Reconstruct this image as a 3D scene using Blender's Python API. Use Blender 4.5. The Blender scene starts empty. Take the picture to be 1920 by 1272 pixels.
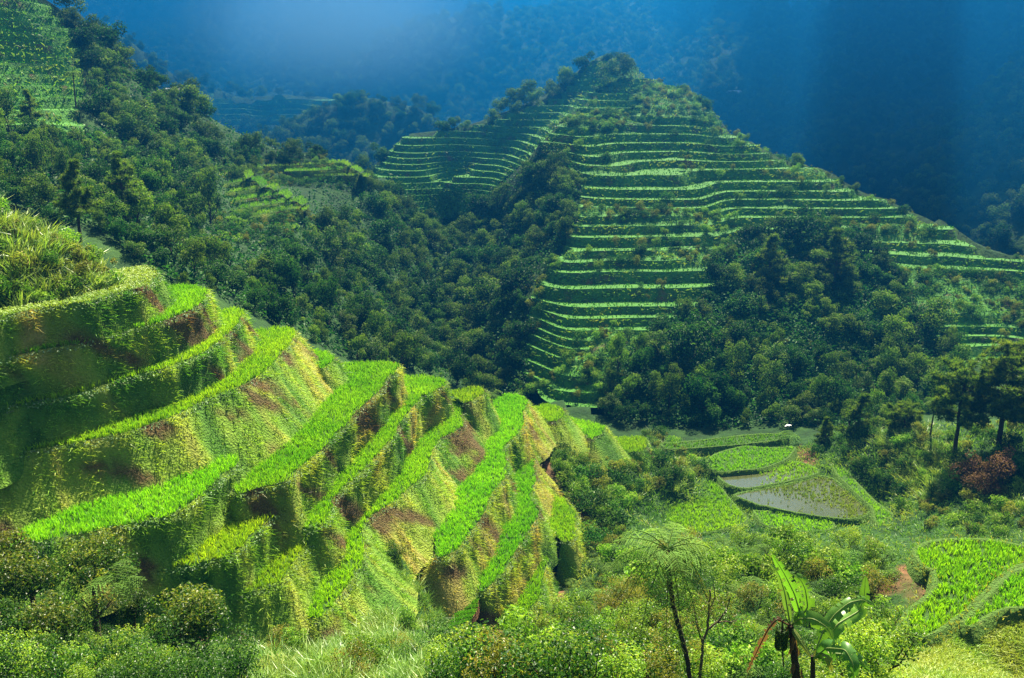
import bpy, math, random
import numpy as np
from mathutils import Vector, Matrix, Euler
rng = np.random.default_rng(7); random.seed(7)
S = bpy.context.scene; C = S.collection
R = math.radians
# ------------------------------------------------------------------ camera, light, exposure
F = 1800.0; HOR = 130.0; PITCH = math.atan((636 - HOR) / F)
cam = bpy.data.cameras.new('camera'); camo = bpy.data.objects.new('camera', cam); C.objects.link(camo)
cam.sensor_width = 36; cam.lens = 36 * F / 1920; cam.clip_start = .5; cam.clip_end = 4000
camo.location = (0, 0, 0); camo.rotation_euler = (math.pi / 2 - PITCH, 0, 0); S.camera = camo
SUN_AZ, SUN_EL = R(18), R(53)
w = bpy.data.worlds.new('World'); S.world = w; w.use_nodes = True
wn = w.node_tree.nodes; sky = wn.new('ShaderNodeTexSky'); sky.sky_type = 'NISHITA'; sky.sun_disc = False
sky.ozone_density = .2; sky.air_density = .8; sky.dust_density = 3; sky.sun_elevation = SUN_EL; sky.sun_rotation = SUN_AZ
bg = wn['Background']; w.node_tree.links.new(sky.outputs[0], bg.inputs[0]); bg.inputs[1].default_value = .052
sun = bpy.data.lights.new('sun', 'SUN'); suno = bpy.data.objects.new('sun', sun); C.objects.link(suno)
sun.energy = 5.0; sun.angle = R(.5); sun.color = (1, .91, .68)
sdir = Vector((math.sin(SUN_AZ) * math.cos(SUN_EL), math.cos(SUN_AZ) * math.cos(SUN_EL), math.sin(SUN_EL)))
suno.rotation_euler = sdir.to_track_quat('Z', 'Y').to_euler(); suno.location = (0, 0, 300)
S.view_settings.view_transform = 'Standard'; S.view_settings.look = 'None'; S.view_settings.exposure = 2.3
S.cycles.max_bounces = 6; S.cycles.diffuse_bounces = 2; S.cycles.glossy_bounces = 2; S.cycles.transmission_bounces = 3
S.cycles.volume_bounces = 0; S.cycles.use_fast_gi = False
HAZE_D = .0011; HAZE_C = (.008, .11, .32, 1); HAZE_G = .62
# ------------------------------------------------------------------ helpers
cp, sp = math.cos(PITCH), math.sin(PITCH)
def rays(p):
    p = np.atleast_2d(np.array(p, float)); x = (p[:, 0] - 960) / F; y = -(p[:, 1] - 636) / F
    return np.stack([x, cp + y * sp, -sp + y * cp], 1)
def at(px, py, Y): r = rays([(px, py)])[0]; return r * (Y / r[1])          # pixel ray at ground distance Y
def onz(p, z): r = rays(p); return r * (z / r[:, 2])[:, None]              # pixel rays on the level z
def hsh(i, j, s): 
    n = np.sin(i * 127.1 + j * 311.7 + s * 74.7) * 43758.5453; return n - np.floor(n)
def vnoise(x, y, s=0):
    i, j = np.floor(x), np.floor(y); f, g = x - i, y - j; f = f * f * (3 - 2 * f); g = g * g * (3 - 2 * g)
    return (hsh(i, j, s) * (1 - f) + hsh(i + 1, j, s) * f) * (1 - g) + (hsh(i, j + 1, s) * (1 - f) + hsh(i + 1, j + 1, s) * f) * g
def fbm(x, y, s=0, o=4):
    t = 0; a = .5
    for k in range(o): t = t + a * (vnoise(x, y, s + k) - .5) * 2; x = x * 2.03; y = y * 2.03; a *= .5
    return t
def put(o, parent=None):
    C.objects.link(o)
    if parent: o.parent = parent
    return o
def mesh(name, V, F_, mat, parent=None, col=None, smooth=False, at0=None):
    """V (n,3), F_ list of (m,k) index arrays; one mesh object"""
    V = np.asarray(V, np.float32)
    me = bpy.data.meshes.new(name); me.vertices.add(len(V)); me.vertices.foreach_set('co', V.ravel())
    if not isinstance(F_, list): F_ = [F_]
    F_ = [np.asarray(f, np.int32) for f in F_ if len(f)]
    idx = np.concatenate([f.ravel() for f in F_]); tot = np.concatenate([np.full(len(f), f.shape[1], np.int32) for f in F_])
    st = np.concatenate([[0], np.cumsum(tot)[:-1]]).astype(np.int32)
    me.loops.add(len(idx)); me.loops.foreach_set('vertex_index', idx)
    me.polygons.add(len(tot)); me.polygons.foreach_set('loop_start', st); me.polygons.foreach_set('loop_total', tot)
    me.polygons.foreach_set('use_smooth', np.full(len(tot), smooth))
    if col is not None:
        a = me.color_attributes.new('Col', 'FLOAT_COLOR', 'POINT')
        c = np.ones((len(V), 4), np.float32); c[:, :3] = col; a.data.foreach_set('color', c.ravel())
    me.update(calc_edges=True); me.validate()
    for m in (mat if isinstance(mat, (list, tuple)) else [mat]): me.materials.append(m)
    o = bpy.data.objects.new(name, me)
    return put(o, parent)
def tag(o, label=None, cat=None, group=None, kind=None):
    for k, v in (('label', label), ('category', cat), ('group', group), ('kind', kind)):
        if v: o[k] = v
    return o
def thing(name, loc, label, cat, group=None, rz=0):
    o = bpy.data.objects.new(name, None); C.objects.link(o); o.location = tuple(map(float, loc)); o.rotation_euler = (0, 0, rz)
    o.empty_display_size = .2; return tag(o, label, cat, group)
def dup(root, loc, rz=0, sc=1, label=None, group=None, tilt=(0, 0)):
    r = root.copy(); C.objects.link(r); r.location = tuple(map(float, loc)); r.rotation_euler = (tilt[0], tilt[1], rz)
    r.scale = (sc, sc, sc) if np.isscalar(sc) else sc
    if label: r['label'] = label
    if group: r['group'] = group
    for ch in root.children:
        c = ch.copy(); C.objects.link(c); c.parent = r
        for g in ch.children: d = g.copy(); C.objects.link(d); d.parent = c
    return r
class Acc:                                                                   # collects arrays of vertices, faces, colours
    def __init__(s): s.V = []; s.T = []; s.Q = []; s.K = []; s.n = 0
    def add(s, V, T=None, Q=None, col=None):
        V = np.asarray(V, float); 
        if T is not None and len(T): s.T.append(np.asarray(T) + s.n)
        if Q is not None and len(Q): s.Q.append(np.asarray(Q) + s.n)
        s.V.append(V); s.n += len(V)
        s.K.append(np.broadcast_to(np.asarray(col if col is not None else (1, 1, 1), float), (len(V), 3)))
    def build(s, name, mat, parent=None, smooth=False, col=True):
        f = []
        if s.T: f.append(np.concatenate(s.T))
        if s.Q: f.append(np.concatenate(s.Q))
        return mesh(name, np.concatenate(s.V), f, mat, parent, np.concatenate(s.K) if col else None, smooth)
def unit(v): return v / np.maximum(np.linalg.norm(v, axis=-1, keepdims=True), 1e-9)
def blades(A, P, D, L, W, bend, col, tipcol=None):
    """grass blades: base P, growth direction D, length, width, droop"""
    n = len(P); D = unit(D); a = rng.uniform(0, 2 * np.pi, n); side = unit(np.cross(D, np.stack([np.cos(a), np.sin(a), .3 * np.ones(n)], 1)))
    L = np.broadcast_to(L, n)[:, None]; W = np.broadcast_to(W, n)[:, None]
    b = np.stack([np.cos(a), np.sin(a), -.6 * np.ones(n)], 1) * (np.broadcast_to(bend, n)[:, None] * L)
    m = P + D * L * .55 + b * .3; t = P + D * L + b
    V = np.stack([P - side * W * .5, P + side * W * .5, m - side * W * .4, m + side * W * .4, t], 1).reshape(-1, 3)
    k = np.arange(n)[:, None] * 5
    T = np.concatenate([k + [0, 1, 2], k + [1, 3, 2], k + [2, 3, 4]])
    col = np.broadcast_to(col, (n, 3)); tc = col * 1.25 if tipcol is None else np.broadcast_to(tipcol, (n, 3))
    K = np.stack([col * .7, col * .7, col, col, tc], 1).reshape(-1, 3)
    A.add(V, T, col=K)
def leaves(A, P, N, L, W, col, droop=.25):
    """leaf quads at P facing N, folded along the midrib"""
    n = len(P); N = unit(N); a = unit(np.cross(N, rng.normal(size=(n, 3)))); b = np.cross(N, a)
    L = np.broadcast_to(L, n)[:, None]; W = np.broadcast_to(W, n)[:, None]
    V = np.stack([P - a * L * .5, P + b * W * .5 + N * W * .15, P + a * L * .5 - N * L * droop, P - b * W * .5 + N * W * .15], 1).reshape(-1, 3)
    k = np.arange(n)[:, None] * 4
    A.add(V, T=np.concatenate([k + [0, 1, 2], k + [0, 2, 3]]), col=np.repeat(np.broadcast_to(col, (n, 3)), 4, 0))
def tube(A, pts, rad, ns=7, col=(1, 1, 1)):
    pts = np.asarray(pts, float); m = len(pts); t = unit(np.gradient(pts, axis=0)); ref = np.array([.3, .9, .2])
    u = unit(np.cross(t, ref)); v = np.cross(t, u); an = np.linspace(0, 2 * np.pi, ns, endpoint=False)
    rad = np.broadcast_to(rad, m)
    V = (pts[:, None] + rad[:, None, None] * (np.cos(an)[None, :, None] * u[:, None] + np.sin(an)[None, :, None] * v[:, None])).reshape(-1, 3)
    i = np.arange(m - 1)[:, None] * ns; j = np.arange(ns)[None]; j2 = (j + 1) % ns
    A.add(V, Q=np.stack([i + j, i + j2, i + ns + j2, i + ns + j], -1).reshape(-1, 4), col=col)
    if rad[-1] > .02: 
        k = len(V); A.add(np.vstack([V[-ns:], pts[-1:]]), T=[(q, (q + 1) % ns, ns) for q in range(ns)], col=col)
# ------------------------------------------------------------------ materials
def newmat(name):
    m = bpy.data.materials.new(name); m.use_nodes = True; n = m.node_tree.nodes; n.clear()
    return m, n, m.node_tree.links
def leafmat(name, tr=.45, rough=.5, hue=.03, val=.5, spec=.35, tint=(1.25, 1.2, .5), base=None):
    m, n, l = newmat(name); out = n.new('ShaderNodeOutputMaterial'); at_ = n.new('ShaderNodeAttribute'); at_.attribute_name = 'Col'
    oi = n.new('ShaderNodeObjectInfo'); hs = n.new('ShaderNodeHueSaturation')
    mr = n.new('ShaderNodeMapRange'); mr.inputs[3].default_value = .5 - hue * .45; mr.inputs[4].default_value = .5 + hue * .8
    mv = n.new('ShaderNodeMapRange'); mv.inputs[3].default_value = 1 - val * .5; mv.inputs[4].default_value = 1 + val * .5
    ml = n.new('ShaderNodeMath'); ml.operation = 'MULTIPLY'; ml.inputs[1].default_value = 7.31; fr = n.new('ShaderNodeMath'); fr.operation = 'FRACT'
    l.new(oi.outputs['Random'], mr.inputs[0]); l.new(oi.outputs['Random'], ml.inputs[0]); l.new(ml.outputs[0], fr.inputs[0]); l.new(fr.outputs[0], mv.inputs[0])
    l.new(mr.outputs[0], hs.inputs['Hue']); l.new(mv.outputs[0], hs.inputs['Value']); l.new(at_.outputs['Color'], hs.inputs['Color'])
    b = n.new('ShaderNodeBsdfPrincipled'); b.inputs['Roughness'].default_value = rough; b.inputs['Specular IOR Level'].default_value = spec
    t = n.new('ShaderNodeBsdfTranslucent'); mx = n.new('ShaderNodeMixShader'); mx.inputs[0].default_value = tr
    tm = n.new('ShaderNodeMix'); tm.data_type = 'RGBA'; tm.blend_type = 'MULTIPLY'; tm.inputs['Factor'].default_value = 1; tm.inputs['B'].default_value = (*tint, 1)
    l.new(hs.outputs[0], b.inputs['Base Color']); l.new(hs.outputs[0], tm.inputs['A']); l.new(tm.outputs['Result'], t.inputs['Color'])
    l.new(b.outputs[0], mx.inputs[1]); l.new(t.outputs[0], mx.inputs[2]); l.new(mx.outputs[0], out.inputs[0]); return m
def groundmat(name, cols, scale, rough=.95, bump=.4, bscale=None, attr=False):
    """noise blend of a few ground colours"""
    m, n, l = newmat(name); out = n.new('ShaderNodeOutputMaterial'); g = n.new('ShaderNodeNewGeometry')
    no = n.new('ShaderNodeTexNoise'); no.inputs['Scale'].default_value = scale; no.inputs['Detail'].default_value = 8; no.inputs['Roughness'].default_value = .65
    l.new(g.outputs['Position'], no.inputs['Vector']); cr = n.new('ShaderNodeValToRGB'); l.new(no.outputs['Fac'], cr.inputs[0])
    e = cr.color_ramp.elements
    for i, c in enumerate(cols):
        p = .3 + .4 * i / max(len(cols) - 1, 1)
        if i < 2: e[i].position = p; e[i].color = (*c, 1)
        else: e.new(p).color = (*c, 1)
    b = n.new('ShaderNodeBsdfPrincipled'); b.inputs['Roughness'].default_value = rough; b.inputs['Specular IOR Level'].default_value = .15
    src = cr.outputs[0]
    if attr:
        at_ = n.new('ShaderNodeAttribute'); at_.attribute_name = 'Col'; mx = n.new('ShaderNodeMix'); mx.data_type = 'RGBA'; mx.inputs['Factor'].default_value = attr
        l.new(src, mx.inputs['A']); l.new(at_.outputs['Color'], mx.inputs['B']); src = mx.outputs['Result']
    l.new(src, b.inputs['Base Color'])
    n2 = n.new('ShaderNodeTexNoise'); n2.inputs['Scale'].default_value = bscale or scale * 5; n2.inputs['Detail'].default_value = 6; l.new(g.outputs['Position'], n2.inputs['Vector'])
    bp = n.new('ShaderNodeBump'); bp.inputs['Strength'].default_value = bump; bp.inputs['Distance'].default_value = .4; l.new(n2.outputs['Fac'], bp.inputs['Height']); l.new(bp.outputs[0], b.inputs['Normal'])
    l.new(b.outputs[0], out.inputs[0]); return m
def plain(name, c, rough=.6, spec=.3, bump=0):
    return groundmat(name, [tuple(x * .75 for x in c), tuple(min(x * 1.2, 1) for x in c)], 6, rough, bump or .15)
M = {}
M['terrain'] = groundmat('forest floor', [(.006, .02, .004), (.014, .045, .007), (.03, .075, .01)], .25, bump=.8)
def soiled(m):
    n = m.node_tree.nodes; l = m.node_tree.links; b = next(x for x in n if x.type == 'BSDF_PRINCIPLED'); old = b.inputs['Base Color'].links[0].from_socket
    a = n.new('ShaderNodeAttribute'); a.attribute_name = 'Col'; x = n.new('ShaderNodeMix'); x.data_type = 'RGBA'; no = n.new('ShaderNodeTexNoise'); no.inputs['Scale'].default_value = 1.7; no.inputs['Detail'].default_value = 6; g = n.new('ShaderNodeNewGeometry'); l.new(g.outputs['Position'], no.inputs[0])
    r = n.new('ShaderNodeValToRGB'); r.color_ramp.elements[0].color = (.045, .024, .012, 1); r.color_ramp.elements[1].color = (.17, .085, .04, 1); r.color_ramp.elements[0].position = .35; r.color_ramp.elements[1].position = .7; l.new(no.outputs[0], r.inputs[0])
    l.new(a.outputs['Fac'], x.inputs['Factor']); l.new(old, x.inputs['A']); l.new(r.outputs[0], x.inputs['B']); l.new(x.outputs['Result'], b.inputs['Base Color'])
soiled(M['terrain'])
M['bank'] = groundmat('grassy earth bank', [(.05, .035, .015), (.05, .085, .015), (.1, .12, .025)], 1.6, bump=.9, bscale=7, attr=.7)
M['mud'] = groundmat('wet paddy soil', [(.02, .045, .008), (.035, .09, .01)], 2, rough=.9)
M['farbank'] = groundmat('overgrown terrace wall', [(.04, .15, .02), (.08, .23, .028), (.05, .14, .025), (.15, .1, .045)], .3, bump=.8, bscale=3)
M['farrice'] = groundmat('rice carpet', [(.035, .15, .01), (.07, .23, .014)], .35, rough=.7, bump=.6, bscale=9)  # rice darkened in colour to stand for thin overcast on the far slopes
M['soil'] = groundmat('bare red soil', [(.1, .05, .022), (.2, .1, .045), (.28, .15, .07)], 1.3, bump=1, bscale=8)
M['rice'] = leafmat('young rice', tr=.42, hue=.012, val=.12, tint=(1.1, 1.15, .4))
M['grass'] = leafmat('bank grass', tr=.4, hue=.01, val=.1)
M['leaf'] = leafmat('broad leaves', tr=.34, hue=.012, val=.7, rough=.6, spec=.15, tint=(1.05, 1.3, .35))
M['shrub'] = leafmat('shrub leaves', tr=.52, hue=.014, val=.45, rough=.42, spec=.4)
M['reed'] = leafmat('reed blades', tr=.35, hue=.02, val=.3, rough=.4, spec=.5)
M['fern'] = leafmat('fern fronds', tr=.5, hue=.015, val=.25, rough=.7, spec=.08)
M['needle'] = leafmat('pine needles', tr=.45, hue=.01, val=.3, tint=(1.1, 1.2, .4))
M['banana'] = leafmat('banana leaf', tr=.42, hue=.01, val=.1, rough=.42, spec=.35)
M['bark'] = plain('bark', (.09, .06, .04), .9, bump=.9)
M['palebark'] = plain('pale bark', (.24, .17, .11), .9, bump=.9)
M['roofw'] = plain('pale sheet roofing', (.8, .82, .84), .4); M['roofb'] = plain('blue sheet roofing', (.12, .35, .62), .5)
M['wood'] = plain('weathered planks', (.13, .1, .08), .9)
M['white'] = plain('white feathers', (.82, .82, .8), .7)
M['skin'] = plain('skin', (.3, .17, .11)); M['red'] = plain('red cloth', (.5, .07, .05)); M['dark'] = plain('dark cloth', (.03, .03, .05)); M['cream'] = plain('white cloth', (.7, .72, .75))
m_, n_, l_ = newmat('paddy water'); o_ = n_.new('ShaderNodeOutputMaterial'); b_ = n_.new('ShaderNodeBsdfPrincipled')
b_.inputs['Base Color'].default_value = (.05, .06, .02, 1); b_.inputs['Roughness'].default_value = .08; b_.inputs['Specular IOR Level'].default_value = .6
q_ = n_.new('ShaderNodeTexNoise'); q_.inputs['Scale'].default_value = 3; bp_ = n_.new('ShaderNodeBump'); bp_.inputs['Strength'].default_value = .06
l_.new(q_.outputs[0], bp_.inputs['Height']); l_.new(bp_.outputs[0], b_.inputs['Normal']); l_.new(b_.outputs[0], o_.inputs[0]); M['water'] = m_
PL=dict(
T0=dict(rim=[(270,500),(290,506),(298,518),(285,530),(267,541),(217,553),(175,567),(142,572),(93,577),(33,590),(0,597),(-60,612)],
  back=[(242,505),(230,545),(150,568),(0,590)]),
T1=dict(rim=[(350,538),(375,542),(390,548),(378,570),(363,582),(333,595),(300,607),(250,618),(200,633),(150,647),(83,658),(0,677),(-60,692)],
  back=[(325,540),(343,560),(336,573),(317,587),(300,592),(217,615),(167,632),(117,644),(33,660),(0,665)]),
T2=dict(rim=[(445,581),(458,587),(447,608),(438,618),(400,653),(367,670),(317,691),(250,708),(200,723),(150,740),(100,750),(0,767),(-60,779)],
  back=[(430,583),(430,600),(420,617),(408,628),(382,643),(358,660),(300,679),(200,710),(100,733),(0,757)]),
T3=dict(rim=[(517,617),(542,618),(555,624),(542,652),(528,663),(515,683),(492,703),(460,723),(433,733),(400,745),(380,755),(333,780),(300,793),(233,815),(183,825),(117,838),(75,845),(0,855),(-60,866)],
  back=[(492,620),(498,630),(497,647),(480,672),(437,710),(417,725),(380,738),(342,753),(300,773),(250,787),(167,808),(83,825)]),
T3b=dict(rim=[(600,660),(617,664),(627,673),(625,680),(613,688),(605,695),(597,690)],back=[(590,660),(594,670),(597,680)]),
T4=dict(rim=[(683,682),(733,682),(750,685),(743,698),(723,712),(720,723),(712,735),(693,753),(667,773),(657,790),(633,812),(600,850),(583,863),(558,882),(542,903),(517,910),(483,918),(442,932)],
  back=[(643,685),(650,707),(659,727),(655,738),(630,763),(608,790),(583,820),(550,853),(508,885),(475,910),(437,922)]),
T5L=dict(rim=[(445,875),(417,892),(400,910),(375,933),(350,953),(317,970),(250,983),(167,1002),(117,1010),(50,1025),(-20,1040)],
  back=[(445,868),(417,873),(400,882),(380,892),(350,910),(300,925),(250,938),(167,958),(83,980),(33,1000)]),
T6=dict(rim=[(530,935),(525,950),(512,968),(483,995),(458,1022),(433,1045),(400,1053),(350,1062),(300,1070),(220,1085)],
  back=[(528,933),(500,947),(467,963),(438,980),(430,993),(400,1015),(358,1043),(325,1055),(300,1060)]),
T7=dict(rim=[(800,707),(825,712),(836,715),(832,725),(813,737),(790,745),(777,763),(760,782),(748,797),(742,815),(718,843),(702,860),(685,880),(643,917),(623,938),(620,958),(615,973),(602,987),(582,993),(560,997)],
  back=[(773,707),(780,723),(767,738),(753,755),(747,770),(730,785),(703,808),(690,830),(663,867),(640,895),(610,917),(580,950),(570,975),(560,987)]),
T8=dict(rim=[(585,1008),(575,1021),(558,1045),(542,1072),(530,1093),(500,1102),(480,1110),(433,1120),(360,1135)],
  back=[(575,1005),(550,1015),(530,1037),(507,1063),(480,1083),(463,1095),(438,1108)]),
T9a=dict(rim=[(882,729),(902,728),(908,733),(907,742),(890,750),(877,758)],back=[(858,734),(864,746),(870,757)]),
T9b=dict(rim=[(870,760),(868,777),(860,783),(870,795),(867,802),(850,813),(828,822),(810,847),(807,867),(805,883),(793,898),(760,922),(743,940),(710,960),(687,978),(678,992),(682,1017),(683,1043),(677,1058),(658,1093),(633,1123),(608,1157),(597,1165)],
  back=[(865,755),(847,768),(825,785),(807,808),(785,833),(775,855),(760,883),(733,913),(710,945),(680,978),(663,992),(662,1037),(633,1072),(623,1093),(613,1120),(575,1143),(567,1160)]),
T10=dict(rim=[(948,741),(965,740),(983,748),(991,757),(980,772),(983,788),(978,807),(970,818),(953,830),(943,842),(947,860),(949,876),(946,900),(927,920),(913,943),(912,957),(893,987),(872,1012),(860,1032),(835,1045),(812,1052)],
  back=[(935,748),(942,760),(943,783),(942,807),(933,820),(923,838),(922,867),(915,885),(892,912),(870,927),(860,940),(860,982),(840,1007),(820,1040)]),
T11=dict(rim=[(1001,862),(1000,878),(1005,898),(1003,910),(993,933),(997,943),(1012,958),(1008,972),(993,993),(978,1017),(963,1042),(947,1072),(922,1097),(907,1113),(897,1112)],
  back=[(998,862),(973,872),(970,888),(978,923),(982,940),(978,953),(970,968),(958,993),(963,1007),(945,1032),(925,1055),(913,1078),(900,1097)]),
T12=dict(rim=[(1058,935),(1067,947),(1082,967),(1075,985),(1078,1000),(1073,1015),(1062,1020)],back=[(1043,935),(1042,957),(1045,987),(1045,1007),(1053,1017)]),
T13=dict(rim=[(1028,1050),(1022,1072),(1017,1093),(1015,1117),(1005,1133),(983,1153),(977,1168),(955,1200)],
  back=[(1025,1048),(1015,1053),(1003,1075),(993,1098),(982,1120),(967,1143),(947,1162),(942,1180)]),
T14=dict(rim=[(1025,760),(1050,765),(1059,773),(1057,780),(1053,787),(1033,794)],back=[(1005,765),(1010,770),(1028,792)]),
T15=dict(rim=[(1108,793),(1137,802),(1135,807),(1123,818),(1107,826)],back=[(1082,788),(1087,795),(1095,815)]),
T16=dict(rim=[(1207,820),(1214,833),(1213,840),(1200,850),(1177,850)],back=[(1165,822),(1165,838),(1170,847)]),
)
ZP = dict(T0=-13, T1=-15.2, T2=-17.8, T3=-20.2, T3b=-22.5, T4=-24.2, T5L=-23.3, T6=-25.9, T7=-27.4, T8=-28.3, T9a=-29.8, T9b=-30.6, T10=-33.4, T11=-36.4, T12=-39.0, T13=-39.6, T14=-35.6, T15=-38.2, T16=-41.5)
# ------------------------------------------------------------------ the shape of the land: control points (pixel, pixel, distance) or world points
ctrl = []
def cpx(*pts):
    for p in pts: ctrl.append(at(*p))
def cw(*pts):
    for p in pts: ctrl.append(np.array(p, float))
for k, p in PL.items():
    q = onz(p['rim'], ZP[k])[::2]; q[:, 2] -= 3.9; ctrl.extend(q)
    q = onz(p['back'], ZP[k])[::3]; q[:, 2] -= 3.9; ctrl.extend(q)
def unit2(v): return v / max(np.linalg.norm(v), 1e-6)
_all = [(k, q_[:2], ZP[k]) for k, p in PL.items() for q_ in np.vstack([onz(p['rim'], ZP[k]), onz(p['back'], ZP[k])])]
for k, p in PL.items():                                                     # where no lower terrace follows, the ground meets the foot of the bank
    rm = onz(p['rim'], ZP[k]); bk = onz(p['back'], ZP[k])
    for q in rm:
        b = bk[np.argmin(((bk - q)[:, :2] ** 2).sum(1))]; f = q[:2] + unit2(q[:2] - b[:2]) * 1.5
        if min((np.hypot(*(f - c)) for kk, c, z in _all if kk != k and z < ZP[k] + .3), default=9) > 3.0: cw((f[0], f[1], ZP[k] - 2.1))
def hillY(py): return 101.6 / (.42 + (py - 130) / F)                        # terraced hill: even slope of 0.42
for px, py in [(1045, 545), (1100, 557), (1160, 558), (1230, 555), (1058, 470), (1110, 482), (1180, 486), (1280, 491), (1340, 489), (1075, 435), (1130, 445), (1190, 449), (1300, 450),
    (1090, 409), (1150, 416), (1230, 421), (1290, 422), (1100, 395), (1160, 398), (1230, 403), (1300, 404), (1400, 402), (1530, 405), (1600, 407), (1690, 413), (1135, 335), (1200, 336), (1310, 335), (1420, 335), (1550, 337),
    (1110, 310), (1200, 312), (1310, 311), (1420, 312), (1470, 312), (1100, 280), (1150, 283), (1300, 283), (1400, 281), (1110, 250), (1240, 250), (1360, 250), (1120, 235), (1220, 234), (1300, 235), (1150, 192), (1230, 190), (1310, 188),
    (1160, 167), (1240, 162), (1290, 165), (1160, 148), (1190, 147), (1222, 149), (1620, 432), (1790, 432), (1650, 452), (1800, 451), (1700, 475), (1840, 476), (1900, 482), (1740, 510), (1900, 517), (1760, 545), (1940, 552), (1790, 570), (1940, 576), (1800, 592), (1940, 600), (1820, 625), (1940, 632),
    (1050, 605), (1100, 605), (1180, 600), (1060, 650), (1200, 650), (1050, 682), (1130, 683), (1050, 722), (1120, 728), (1400, 500), (1500, 500), (1600, 520), (1400, 620), (1550, 640), (1680, 640), (1350, 740), (1500, 740), (1650, 730), (1150, 785), (1300, 800)]:
    cpx((px, py, hillY(py)))
ridge = [(1230, 150, 237), (1330, 196, 226), (1410, 263, 207), (1480, 302, 198), (1550, 316, 194), (1660, 373, 182), (1775, 414, 176), (1845, 474, 166), (1925, 481, 164), (2100, 495, 160)]
for r_ in ridge:
    p = at(*r_); cw(p, (p[0] + 6, p[1] + 16, p[2] - 9), (p[0] + 18, p[1] + 45, p[2] - 30))
cpx((1000, 741, 139), (1010, 600, 153), (1004, 540, 158), (1045, 478, 165), (1070, 430, 172), (1085, 392, 179), (1110, 330, 192),                    # left edge of the hill
    (1010, 262, 207), (1045, 235, 213), (1080, 203, 222), (1130, 160, 233), (985, 264, 228), (1030, 226, 236), (1068, 190, 244), (1110, 117, 252), (1190, 115, 254), (1150, 120, 250), (1130, 100, 258),
    (985, 207, 241), (940, 222, 241), (880, 244, 243), (830, 246, 245), (762, 248, 246), (800, 300, 234), (900, 300, 233), (760, 345, 226), (850, 345, 224), (930, 330, 226), (800, 262, 242), (800, 275, 239), (860, 275, 239), (900, 262, 241), (860, 320, 229.5), (900, 320, 229.5), (800, 325, 229), (935, 300, 233), (930, 272, 238), (962, 262, 237), (955, 236, 240), (840, 335, 227), (735, 275, 244), (720, 300, 242), (690, 320, 240),
    (960, 330, 216), (1050, 320, 201), (1000, 420, 190), (930, 450, 205), (1050, 500, 169), (960, 560, 165), (900, 600, 168), (980, 650, 150),
    (850, 380, 232), (845, 440, 222), (820, 560, 187), (840, 650, 162), (900, 720, 149), (960, 760, 140))
cw((-35, 275, -36), (-10, 285, -34), (10, 285, -25), (35, 285, -20), (0, 300, -50), (50, 300, -60), (-50, 290, -45), (-30, 320, -60), (90, 290, -70))
# left hump, gully behind it, forest slope on the left, spur
cpx((0, 402, 60), (60, 432, 61), (130, 458, 62), (200, 494, 62), (-150, 350, 58), (0, 590, 51), (150, 575, 53), (225, 545, 57))
cw((-40, 90, -22), (-30, 95, -26), (-20, 100, -33), (-8, 108, -43), (2, 116, -48), (-58, 82, -14), (-10, 92, -36), (-17, 84, -28), (-24, 76, -22), (8, 112, -48), (20, 116, -49), (-30, 72, -16.5))
cpx((250, 474, 101), (150, 404, 106), (50, 374, 109), (400, 545, 103), (480, 595, 106), (560, 635, 112), (640, 672, 118), (740, 692, 128), (850, 712, 142),
    (300, 425, 122), (200, 335, 130), (80, 305, 135), (100, 235, 145), (0, 205, 145), (0, 100, 160), (50, 40, 170), (0, -60, 182), (-200, -100, 190), (-300, 200, 120), (130, 35, 180), (220, 97, 188), (300, 168, 196), (390, 218, 200), (480, 260, 205), (585, 280, 210), (600, 310, 214),
    (300, 270, 165), (200, 200, 165), (420, 435, 140), (550, 430, 148), (560, 505, 135), (650, 565, 140), (690, 625, 142),
    (620, 350, 195), (700, 392, 190), (755, 455, 185), (790, 525, 180), (810, 580, 178), (650, 435, 170), (700, 525, 160), (750, 600, 158))
cw((-120, 215, -8), (-95, 225, -16), (-75, 235, -24), (-60, 238, -30), (-150, 205, 4), (-200, 230, 0), (-45, 240, -35))
# valley floor
for px, py, z in [(1260, 960, -47.4), (1340, 920, -47.4), (1420, 960, -47.4), (1500, 930, -47.4), (1600, 940, -47.4), (1450, 860, -47.4), (1380, 860, -47.4), (1300, 850, -47.6), (1480, 822, -47.4), (1400, 822, -47.4), (1230, 838, -48), (1660, 975, -47), (1250, 985, -47.4), (1330, 985, -47.4)]:
    ctrl.append(onz([(px, py)], z)[0])
# pine mound on the right, spur bushes
cpx((1525, 858, 111), (1600, 812, 111), (1700, 812, 105), (1850, 835, 97), (1980, 800, 95), (1700, 935, 96), (1645, 955, 100), (1800, 970, 85), (1900, 1012, 73), (1720, 1000, 85), (1900, 890, 89), (1600, 880, 106),
    (1100, 870, 96), (1150, 945, 89), (1200, 885, 97), (1270, 885, 102), (1310, 890, 105), (1195, 970, 91), (1120, 1010, 77), (1080, 930, 84), (1070, 1010, 75), (1045, 1090, 66))
cw((48, 121, -46), (60, 116, -44), (24, 113, -47.5), (12, 110, -46), (34, 119, -47.8))
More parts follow.
